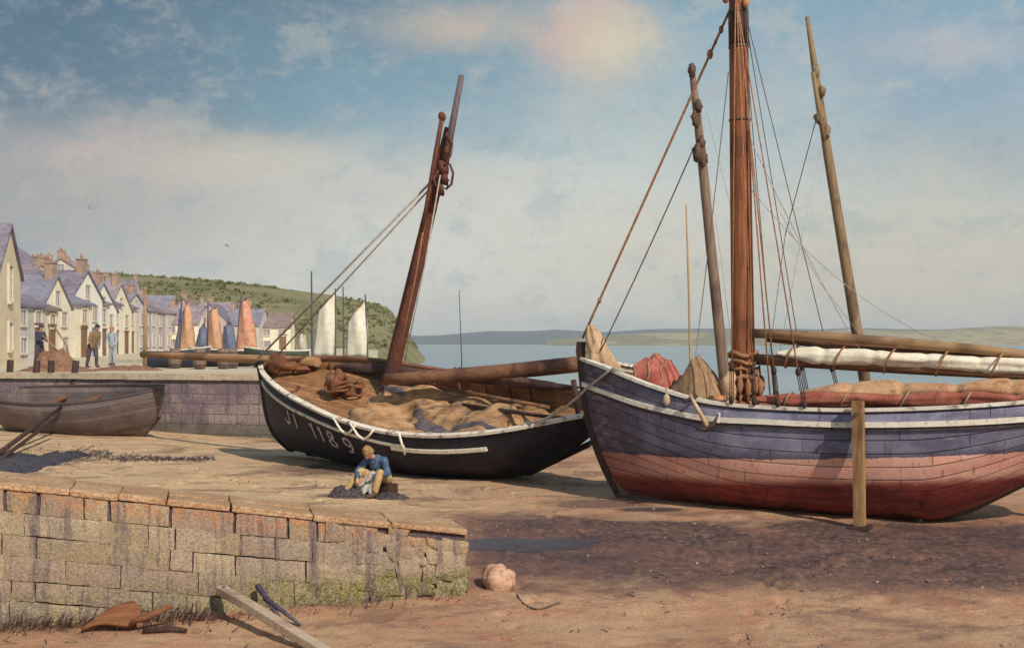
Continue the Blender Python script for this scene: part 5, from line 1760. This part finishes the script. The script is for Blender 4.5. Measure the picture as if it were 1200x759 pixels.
# shadow strip, weed scraps and dry weed: uncountable
random.seed(3)
b = MB()
def blade(p, d, L, w):
    t = Vector((d.y, -d.x, 0)).normalized() * w
    v0 = len(b.v); m = p + d * (L * .55) + Vector((0, 0, .02)); e = p + d * L - Vector((0, 0, L * .18))
    b.v += [p - t, p + t, m + t * .8, m - t * .8, e]
    b.face([v0, v0 + 1, v0 + 2, v0 + 3], None, 0, True); b.face([v0 + 3, v0 + 2, v0 + 4], None, 0, True)
for k in range(1500):
    s_ = random.uniform(3.3, 8.2) if random.random() < .93 else random.uniform(.1, 3.3)
    q = abs(random.gauss(0, .22)) + .05
    w2 = WB + WD * s_ + WNn * q
    z = ground_z(w2.x, w2.y)
    d = Vector((random.uniform(.1, .9), random.uniform(-.3, .5), random.uniform(.2, 1.0))).normalized()
    blade(Vector((w2.x, w2.y, z - .01)), d, random.uniform(.10, .36), random.uniform(.004, .011))
o = b.build('dry_weed', M['weed']); tag(o, 'dry brown weed growing along the slip wall foot', 'weed', kind='stuff')
b = MB()  # blades and dark sheet stand in for a cast shadow on the sand
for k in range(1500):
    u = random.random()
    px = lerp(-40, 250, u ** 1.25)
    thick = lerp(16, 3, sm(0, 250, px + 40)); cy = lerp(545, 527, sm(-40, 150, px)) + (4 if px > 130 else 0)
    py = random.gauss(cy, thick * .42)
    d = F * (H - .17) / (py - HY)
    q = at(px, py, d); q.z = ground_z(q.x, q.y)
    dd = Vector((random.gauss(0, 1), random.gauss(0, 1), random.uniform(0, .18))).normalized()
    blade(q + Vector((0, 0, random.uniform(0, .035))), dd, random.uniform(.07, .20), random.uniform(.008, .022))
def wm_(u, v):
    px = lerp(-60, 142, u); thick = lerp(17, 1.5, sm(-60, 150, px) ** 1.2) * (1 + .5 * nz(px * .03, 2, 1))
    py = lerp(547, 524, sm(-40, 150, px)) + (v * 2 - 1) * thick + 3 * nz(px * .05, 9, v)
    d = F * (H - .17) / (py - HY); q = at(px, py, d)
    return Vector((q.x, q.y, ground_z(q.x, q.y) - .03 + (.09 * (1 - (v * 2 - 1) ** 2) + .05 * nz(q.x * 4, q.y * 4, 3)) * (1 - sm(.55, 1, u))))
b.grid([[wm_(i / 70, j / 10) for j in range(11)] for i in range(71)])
o = b.build('shadow_strip', M['weed_shade']); tag(o, 'dark weedy strip standing in for a cast shadow across the sand', 'seaweed', kind='stuff')
b = MB()
for k in range(1300):
    if random.random() < .5:
        x, y = random.uniform(-9, 8), random.uniform(13.2, 20)
    else:
        x, y = random.uniform(-12, 9), random.uniform(19, 31)
    if nz(x * .5, y * .5, 14) < -.05: continue
    r = abs(random.gauss(0, .012)) + .008
    b.ball((x, y, ground_z(x, y) + r * .25), (r * random.uniform(.8, 1.6), r, r * .6), 6, 4, Matrix.Rotation(random.random() * 6, 3, 'Z'), rough=.5, seed=k)
o = b.build('pebbles', M['pebble']); tag(o, 'small pebbles and shells strewn over the sand', 'pebbles', kind='stuff')
b = MB()
for k in range(1500):
    x, y = random.uniform(-8, 9), random.uniform(13.3, 28)
    if nz(x * .45 + 40, y * .8, 3) < .12: continue
    blade(Vector((x, y, ground_z(x, y) + .012)), Vector((random.gauss(0, 1), random.gauss(0, .6), .06)).normalized(), random.uniform(.05, .22), random.uniform(.004, .014))
o = b.build('weed_scraps', M['weed_shade']); tag(o, 'scattered dark scraps of weed on the beach', 'seaweed', kind='stuff')

# ================================================================== people
def fuse(b, name, mt, vox, parent=None, smooth=4):
    o = b.build(name, mt, parent)
    r = o.modifiers.new('skin', 'REMESH'); r.mode = 'VOXEL'; r.voxel_size = vox; r.use_smooth_shade = True
    s = o.modifiers.new('smooth', 'SMOOTH'); s.factor = .5; s.iterations = smooth
    return o


def person(loc, rotz, J, look, label, vox=.013, hat=None, extra=None):
    """J: joints. look: materials for top, legs, hair"""
    b = MB()
    V_ = lambda k: Vector(J[k])
    hd, nk, ch, pv = V_('head'), V_('neck'), V_('chest'), V_('pelvis')
    up = (hd - nk).normalized(); fw = Vector(J['face']).normalized(); fw = (fw - up * fw.dot(up)).normalized(); rt = fw.cross(up)
    b.ball(hd, (.078, .092, .115), 16, 12, Matrix((rt, fw, up)).transposed())
    b.ball(hd - up * .055 + fw * .02, (.058, .07, .06), 12, 8, Matrix((rt, fw, up)).transposed())
    b.cone(hd + fw * .085 - up * .005, hd + fw * .112 - up * .035, .010, .016, 8)
    for s_ in (-1, 1):
        b.ball(hd + rt * s_ * .08 - up * .012, (.012, .022, .034), 8, 6, Matrix((rt, fw, up)).transposed())
        b.ball(hd + rt * s_ * .032 + fw * .083 + up * .022, (.020, .012, .008), 8, 6, Matrix((rt, fw, up)).transposed())
    b.cone(hd + fw * .086 - up * .066 - rt * .02, hd + fw * .086 - up * .066 + rt * .02, .010, .010, 8)
    b.cone(nk - up * .03, hd - up * .07, .058, .052)
    b.cone(ch, nk - up * .03, .11, .055)
    b.cone(pv, ch, .125, .135)
    for s_ in ('l', 'r'):
        sh, el, ha = V_('sh' + s_), V_('el' + s_), V_('ha' + s_)
        b.cone(ch, sh, .09, .06); b.cone(sh, el, .052, .04); b.cone(el, ha, .040, .027)
        hi, kn, an_ = V_('hip' + s_), V_('kn' + s_), V_('an' + s_)
        b.cone(pv, hi, .10, .09); b.cone(hi, kn, .085, .058); b.cone(kn, an_, .056, .038)
        ft = (Vector((fw.x, fw.y, 0)).normalized())
        b.cone(an_ - Vector((0, 0, .03)), an_ + ft * .15 - Vector((0, 0, .05)), .042, .034)
        # hand: palm, four unequal curled fingers and a thumb from the side of the palm
        f = (ha - el).normalized(); sd = f.cross(Vector((0, 0, 1)))
        sd = sd.normalized() if sd.length > .05 else Vector((1, 0, 0)); dn = sd.cross(f)
        if dn.z > 0: dn = -dn
        b.ball(ha + f * .045, (.042, .05, .02), 10, 8, Matrix((sd, f, dn)).transposed())
        for q, ln in ((-.030, .062), (-.010, .072), (.010, .068), (.029, .052)):
            k0 = ha + f * .085 + sd * q; k1 = k0 + (f * .8 + dn * .5).normalized() * ln * .55; k2 = k1 + (f * .2 + dn).normalized() * ln * .5
            b.cone(k0, k1, .0095, .009, 6); b.cone(k1, k2, .009, .0075, 6)
        tsd = sd if s_ == 'l' else -sd
        k0 = ha + f * .03 + tsd * .038; k1 = k0 + (f * .6 + tsd * .6 + dn * .3).normalized() * .038; k2 = k1 + (f + dn * .5).normalized() * .03
        b.cone(k0, k1, .012, .010, 6); b.cone(k1, k2, .010, .008, 6)
    o = fuse(b, 'person', M['skin'], vox, None, 2)
    o.location = loc; o.rotation_euler = (0, 0, rotz)
    tag(o, label, 'person')
    b = MB()
    b.cone(pv - (ch - pv).normalized() * .04, ch, .155, .165); b.cone(ch, nk - up * .05, .14, .075)
    for s_ in ('l', 'r'):
        sh, el, ha = V_('sh' + s_), V_('el' + s_), V_('ha' + s_)
        b.cone(ch, sh, .115, .082); b.cone(sh, el, .076, .064); b.cone(el, el.lerp(ha, .86), .064, .05)
    fuse(b, 'jacket', M[look[0]], max(vox, .014), o)
    b = MB()
    for s_ in ('l', 'r'):
        hi, kn, an_ = V_('hip' + s_), V_('kn' + s_), V_('an' + s_)
        b.cone(pv, hi, .145, .115); b.cone(hi, kn, .112, .085); b.cone(kn, kn.lerp(an_, .9), .083, .066)
    fuse(b, 'trousers', M[look[1]], max(vox, .014), o)
    for s_ in ('l', 'r'):
        an_ = V_('an' + s_); ft = Vector((fw.x, fw.y, 0)).normalized()
        b = MB(); b.cone(an_ + Vector((0, 0, .05)), an_ - Vector((0, 0, .025)), .055, .052); b.cone(an_ - Vector((0, 0, .03)), an_ + ft * .17 - Vector((0, 0, .045)), .05, .042)
        fuse(b, 'boot', M['leather'], .014, o)
    b = MB()
    Rm = Matrix((rt, fw, up)).transposed()
    b.ball(hd + up * .03 - fw * .022, (.094, .10, .112), 18, 12, Rm, rough=.25, seed=2); b.ball(hd - up * .03 - fw * .07, (.075, .05, .08), 12, 8, Rm, rough=.3, seed=5)
    if hat:
        b.ball(hd + up * .085, (.10, .115, .05), 16, 8, Rm); b.ball(hd + up * .072 + fw * .07, (.075, .075, .014), 14, 6, Rm)
        fuse(b, 'cap', M[hat], .016, o)
    else:
        fuse(b, 'hair', M[look[2]], .013, o)
    return o


def stand(lean=.0, arm=0, step=.12):
    f = lambda z: -lean * (z - .9)
    J = dict(pelvis=(0, 0, .93), chest=(0, f(1.32) * 1.0, 1.32), neck=(0, f(1.5), 1.50), head=(0, f(1.62) - .03, 1.64), face=(0, -1, -.15 - lean * .5),
             hipl=(.095, 0, .90), hipr=(-.095, 0, .90), knl=(.11, -step * .7, .50), knr=(-.11, step * .3, .49), anl=(.12, -step * .6, .09), anr=(-.12, step, .09),
             shl=(.18, f(1.42), 1.42), shr=(-.18, f(1.42), 1.42))
    if arm == 0:
        J.update(ell=(.25, f(1.2) - .08, 1.15), elr=(-.25, f(1.2) - .08, 1.15), hal=(.16, f(1.0) - .32, 1.06), har=(-.16, f(1.0) - .34, 1.10))
    else:
        J.update(ell=(.24, f(1.15) - .02, 1.14), elr=(-.24, f(1.15) - .05, 1.13), hal=(.22, f(.95) - .15, .90), har=(-.2, f(.9) - .2, .92))
    return J


# seated net mender beside the black boat
gz = ground_z(-2.9, 23.3)
SJ = dict(pelvis=(0, .06, .34), chest=(0, -.17, .64), neck=(.0, -.31, .765), head=(-.02, -.42, .85), face=(-.15, -.62, -.85),
          hipl=(.10, 0, .32), hipr=(-.10, 0, .32), knl=(.23, -.38, .47), knr=(-.23, -.38, .47), anl=(.20, -.50, .09), anr=(-.40, -.66, .09),
          shl=(.19, -.19, .70), shr=(-.19, -.21, .70), ell=(.33, -.26, .46), elr=(-.31, -.38, .48), hal=(.13, -.50, .40), har=(-.15, -.58, .36))
sp_ = person((-2.52, 23.25, gz), R(-32), SJ, ('cloth_blue', 'cloth_ochre', 'hair'), 'person in blue jacket and ochre trousers sitting bent over nets on the beach', .012)
b = MB()
def apron(u, v):
    x = lerp(-.13, .13, u); y = lerp(-.10, -.55, v); z = lerp(.47, .46, v) if v < .45 else lerp(.46, .10, (v - .45) / .55)
    return Vector((x * (1 + .3 * v), y + .02 * math.sin(u * 12), z + .03 * math.sin(u * 14 + v * 5)))
ap = heap('apron', M['cloth_grey'], sp_, apron, 16, 16, .015)
ps = Vector((-2.52, 23.25, gz)); Rz = Matrix.Rotation(R(-32), 3, 'Z')
b = MB(); c = ps + Rz @ Vector((0, .10, 0))
b.box(c + Vector((0, 0, .10)), (.36, .30, .21), Rz, jit=.01)
o = b.build('wooden_crate', M['dark_wood'], bevel=.012); tag(o, 'low dark box under the seated person in the blue jacket', 'crate')
def netheap(c, sx, sy, h, seed):
    def fn(u, v):
        x, y = u * 2 - 1, v * 2 - 1
        r = math.hypot(x, y)
        e = max(0, 1 - r ** 1.8)
        z = h * e ** .6 * (1 + .55 * nz(x * 2.5 + seed, y * 2.5, 2)) + .05 * nz(x * 9, y * 9, seed)
        wx, wy = c[0] + x * sx * (1 + .3 * nz(y * 2, seed, 0)), c[1] + y * sy
        return Vector((wx, wy, ground_z(wx, wy) - .03 + max(0, z)) if c[2] is None else (wx, wy, c[2] + max(0, z)))
    return fn
o = heap('fishing_net', M['net'], None, netheap((-3.10, 23.0, None), .46, .36, .22, 3), 44, 34)
tag(o, 'dark heap of fishing net on sand beside the seated person', 'fishing net')
o = heap('fishing_net', M['net'], None, netheap((-2.30, 22.75, None), .30, .2, .10, 13), 34, 24)
tag(o, 'thin dark spread of netting in front of the seated person feet', 'fishing net')

# people on the quay
p = at(46, 430, 50.0); p.z = QZ
q1 = person(p, R(62), stand(.12, 0), ('cloth_navy', 'cloth_dark', 'hair_dark'), 'person in long navy coat and cap standing over nets on the quay', .018, 'cloth_navy')
b = MB(); a = p + Vector((.25, -.35, 1.35)); c = p + Vector((1.1, -.2, .45)); b.tube([a, c], .03, 7)
o = b.build('net_pole', M['gaff']); tag(o, 'short slanting pole held over the net heap by the navy coated person', 'pole')
o = heap('fishing_net', M['net_brown'], None, netheap((p.x + .75, p.y - .2, QZ), .85, .5, .75, 31), 40, 30)
tag(o, 'brown heap of nets on the quay at the feet of the navy coated person', 'fishing net')
p = at(108, 431, 49.0); p.z = QZ
person(p, R(55), stand(.42, 1, .2), ('cloth_brown', 'cloth_dark', 'hair_dark'), 'person in brown jacket stooping forward on the quay', .018, 'cloth_navy')
p = at(132, 430, 54.0); p.z = QZ
person(p, R(-20), stand(.05, 1, .06), ('cloth_sky', 'cloth_sky', 'hair_dark'), 'person in pale blue clothes and rust headscarf on the quay', .02, 'cloth_rust')
p = at(82, 412, 56.0); p.z = QZ
b = MB(); b.tube([at(63, 382, 56), at(78, 404, 56), p + Vector((0, 0, .0))], [.04, .05, .055], 7)
o = b.build('leaning_oar', M['gaff']); tag(o, 'pale oar leaning behind the net heap on the quay', 'oar')
# loose nets and gear strewn along the quay edge
random.seed(8)
for i, (px, d, sx, h, lab) in enumerate(((66, 42.5, 1.3, .22, 'flat russet net spread on the quay edge below the navy coated person'), (150, 44.0, 1.2, .16, 'low russet net on the quay edge left of the tall pale pole'))):
    p = at(px, 440, d)
    o = heap('fishing_net', M['net_brown'], None, netheap((p.x, p.y, QZ), sx, .5, h, 50 + i), 34, 24); tag(o, lab, 'fishing net')

# ================================================================== gulls
def gull(px, py, d, span, rot, label):
    b = MB()
    b.ball((0, 0, 0), (.06 * span, .20 * span, .055 * span), 12, 10); b.ball((0, -.20 * span, .02 * span), (.035 * span, .05 * span, .035 * span), 10, 8)
    b.cone((0, -.24 * span, .015 * span), (0, -.29 * span, .0), .012 * span, .004 * span, 6)
    b.cone((0, .18 * span, 0), (0, .30 * span, .0), .04 * span, .012 * span, 8)
    for s_ in (-1, 1):
        rows = []
        for i in range(11):
            t = i / 10
            x = s_ * t * .52 * span; z = (.12 * math.sin(min(1, t * 2) * PI / 2) - .16 * max(0, t - .4)) * span; yo = (.10 * max(0, t - .45)) * span
            cw = lerp(.10, .02, t) * span
            rows.append([(x, yo - cw * .6, z), (x, yo, z + .012 * span * (1 - t)), (x, yo + cw, z), (x, yo, z - .008 * span * (1 - t))])
        b.grid(rows, closed_v=True)
    o = b.build('gull', M['gull'])
    o.location = at(px, py, d); o.rotation_euler = rot
    tag(o, label, 'gull')


gull(106, 243, 42, .95, (R(25), R(24), R(35)), 'grey gull gliding in the sky high above the quay houses')
gull(266, 288, 60, .55, (R(20), R(8), R(70)), 'tiny grey gull flying low over the headland')

# ================================================================== air, light, camera
b = MB(); b.box((0, 3150, 45), (12700, 6360, 104))
hz = b.build('haze', bpy.data.materials.new('sea_haze'))
tag(hz, 'thin pale sea air over the bay', 'haze', kind='stuff')
m = hz.data.materials[0]; m.use_nodes = True
m.node_tree.nodes.clear()
no = m.node_tree.nodes.new('ShaderNodeOutputMaterial'); pv = m.node_tree.nodes.new('ShaderNodeVolumePrincipled')
pv.inputs['Color'].default_value = (.86, .93, 1.0, 1); pv.inputs['Density'].default_value = 1.8e-4; pv.inputs['Anisotropy'].default_value = 0.0
m.node_tree.links.new(pv.outputs[0], no.inputs['Volume'])

SUN_AZ = Vector((.48, -.74)); SUN_EL = R(38)
sd = Vector((SUN_AZ.x, SUN_AZ.y, 0)).normalized() * math.cos(SUN_EL) + Vector((0, 0, math.sin(SUN_EL)))
L = bpy.data.lights.new('sun', 'SUN'); L.energy = 4.0; L.angle = R(.8); L.color = (1.0, .90, .76)
so = bpy.data.objects.new('sun', L); COL.objects.link(so)
so.rotation_euler = sd.to_track_quat('Z', 'Y').to_euler(); so.location = sd * 60

w = bpy.data.worlds.new('World'); scene.world = w; w.use_nodes = True
t = NT.__new__(NT); t.t = w.node_tree; t.t.nodes.clear()
out = t.n('ShaderNodeOutputWorld'); bg = t.n('ShaderNodeBackground')
sky = t.n('ShaderNodeTexSky', sky_type='NISHITA', sun_disc=False)
sky.sun_elevation = SUN_EL; sky.sun_rotation = math.atan2(SUN_AZ.x, SUN_AZ.y); sky.air_density = 1.2; sky.dust_density = 2.5
tc = t.n('ShaderNodeTexCoord')
nrm = t.n('ShaderNodeVectorMath', operation='NORMALIZE'); t.link(tc.outputs['Generated'], nrm.inputs[0])
D0 = nrm.outputs[0]
def wnoise(scale, detail=5, rough=.6, dist=0.0, st=(1, 1, 1), off=(0, 0, 0), out='Fac'):
    mp = t.n('ShaderNodeMapping'); mp.inputs['Scale'].default_value = st; mp.inputs['Location'].default_value = off
    t.link(D0, mp.inputs['Vector'])
    return t.noise(mp.outputs[0], scale, detail, rough, dist, out)
wc = wnoise(5.0, 5, .6, .3, (1, 1, 1.6), out='Color')
wa = t.n('ShaderNodeVectorMath', operation='MULTIPLY_ADD')
sub = t.n('ShaderNodeVectorMath', operation='SUBTRACT'); t.link(wc, sub.inputs[0]); sub.inputs[1].default_value = (.5, .5, .5)
t.link(sub.outputs[0], wa.inputs[0]); wa.inputs[1].default_value = (.10, .10, .08); t.link(D0, wa.inputs[2])
DW = wa.outputs[0]
sp = t.n('ShaderNodeSeparateXYZ'); t.link(D0, sp.inputs[0])
zz = sp.outputs[2]
spw = t.n('ShaderNodeSeparateXYZ'); t.link(DW, spw.inputs[0])
zw = spw.outputs[2]
def lin(r, g, b_):
    f = lambda c: (c / 255 / 12.92) if c / 255 <= .04045 else ((c / 255 + .055) / 1.055) ** 2.4
    return (f(r), f(g), f(b_), 1)
scale10 = t.n('ShaderNodeVectorMath', operation='SCALE'); t.link(sky.outputs[0], scale10.inputs[0]); scale10.inputs['Scale'].default_value = .085
# clear air seen through thin high cloud: bluer with height
air = t.n('ShaderNodeValToRGB'); t.link(t.math('MULTIPLY', t.math('MAXIMUM', zw, 0.0), 3.0, clamp=True), air.inputs[0])
cr = air.color_ramp
cr.elements[0].position = 0.0; cr.elements[0].color = lin(222, 220, 209)
cr.elements[1].position = 1.0; cr.elements[1].color = lin(112, 142, 164)
for pos, c in ((.25, (208, 212, 206)), (.50, (180, 201, 205)), (.72, (150, 181, 193)), (.86, (128, 162, 178))):
    e = cr.elements.new(pos); e.color = lin(*c)
col = t.mix(.88, scale10.outputs[0], air.outputs[0])
n_b = wnoise(9, 6, .62, .3, (1, 1, 2.4))
col = t.mix(t.ramp(n_b, .50, .70, 0, .40), col, lin(206, 200, 190))
col = t.mix(t.ramp(n_b, .48, .30, 0, .35), col, lin(118, 138, 154))
def dirv(px, py):
    v = Vector(((px - 600) / F, 1, (HY - py) / F)); return v.normalized()
def cloud(px, py, rad, colr, strength, sx=1.0, sz=1.0, soft=1.0):
    global col
    d = t.n('ShaderNodeVectorMath', operation='SUBTRACT'); t.link(DW, d.inputs[0]); d.inputs[1].default_value = dirv(px, py)
    m_ = t.n('ShaderNodeVectorMath', operation='MULTIPLY'); t.link(d.outputs[0], m_.inputs[0]); m_.inputs[1].default_value = (1 / sx, 1, 1 / sz)
    l = t.n('ShaderNodeVectorMath', operation='LENGTH'); t.link(m_.outputs[0], l.inputs[0])
    k = t.ramp(l.outputs['Value'], rad, rad * (1 - soft), 0, strength)
    col = t.mix(k, col, lin(*colr))
cloud(30, 10, .34, (66, 95, 122), .95, 1.6, .75)
cloud(250, 70, .20, (108, 138, 156), .75, 1.6, .5)
cloud(430, 120, .13, (128, 165, 183), .65, 1.7, .6)
cloud(1070, 80, .20, (134, 164, 186), .75, 1.5, .7)
cloud(1150, 190, .10, (158, 168, 172), .5, 1.8, .5)
cloud(120, 215, .19, (176, 171, 168), .75, 1.8, .40)
cloud(50, 265, .17, (160, 158, 158), .55, 1.7, .5)
cloud(240, 195, .085, (194, 184, 172), .80, 1.9, .45)
cloud(320, 185, .06, (198, 193, 176), .75, 1.9, .5)
cloud(110, 180, .05, (196, 180, 176), .65, 1.9, .5)
cloud(695, 45, .062, (206, 182, 172), .95, 1.25, .75, .8)
cloud(735, 60, .05, (214, 204, 178), .85, 1.2, .75)
cloud(545, 32, .06, (198, 184, 168), .85, 1.9, .5)
cloud(600, 280, .26, (217, 216, 205), .75, 1.8, .5)
cloud(480, 215, .11, (204, 202, 196), .65, 1.9, .45)
cloud(860, 140, .12, (186, 194, 192), .55, 1.6, .6)
cloud(1060, 310, .22, (204, 195, 176), .75, 1.9, .45)
cloud(1130, 60, .05, (196, 192, 196), .6, 1.9, .5)
n_a = wnoise(26, 6, .66, .2, (1, 1, 1.8)); n_c = wnoise(220, 3, .6)
col = t.mix(t.ramp(n_a, .50, .70, 0, .30), col, lin(186, 180, 178))
n_d = wnoise(14, 6, .66, .25, (1.2, 1, 2.0), (3, 1, 2)); n_e = wnoise(42, 5, .65, .1, (1, 1, 1.6), (7, 2, 4))
col = t.mix(t.ramp(n_d, .52, .68, 0, .30), col, lin(206, 201, 188))
col = t.mix(t.ramp(n_d, .46, .34, 0, .28), col, lin(128, 162, 176))
col = t.mix(t.ramp(n_e, .55, .70, 0, .20), col, lin(150, 166, 176))
col = t.mix(.07, col, t.mix(t.ramp(n_c, .3, .7), (.3, .3, .3), (1, 1, 1)), 'SOFT_LIGHT')
t.link(col, bg.inputs[0]); bg.inputs[1].default_value = 1.0
t.link(bg.outputs[0], out.inputs[0])

cam = bpy.data.cameras.new('camera')
cam.sensor_width = 36; cam.lens = 36 * F / 1200; cam.shift_y = (HY - 379.5) / 1200
cam.clip_start = .1; cam.clip_end = 20000
co_ = bpy.data.objects.new('camera', cam); COL.objects.link(co_)
co_.location = (0, 0, H); co_.rotation_euler = (R(90), 0, 0)
scene.camera = co_
scene.view_settings.view_transform = 'Standard'
scene.view_settings.look = 'None'
scene.view_settings.exposure = 0.0
scene.view_settings.gamma = 1.0
scene.render.engine = 'CYCLES'
scene.cycles.use_denoising = True
scene.cycles.max_bounces = 5
scene.cycles.volume_bounces = 0
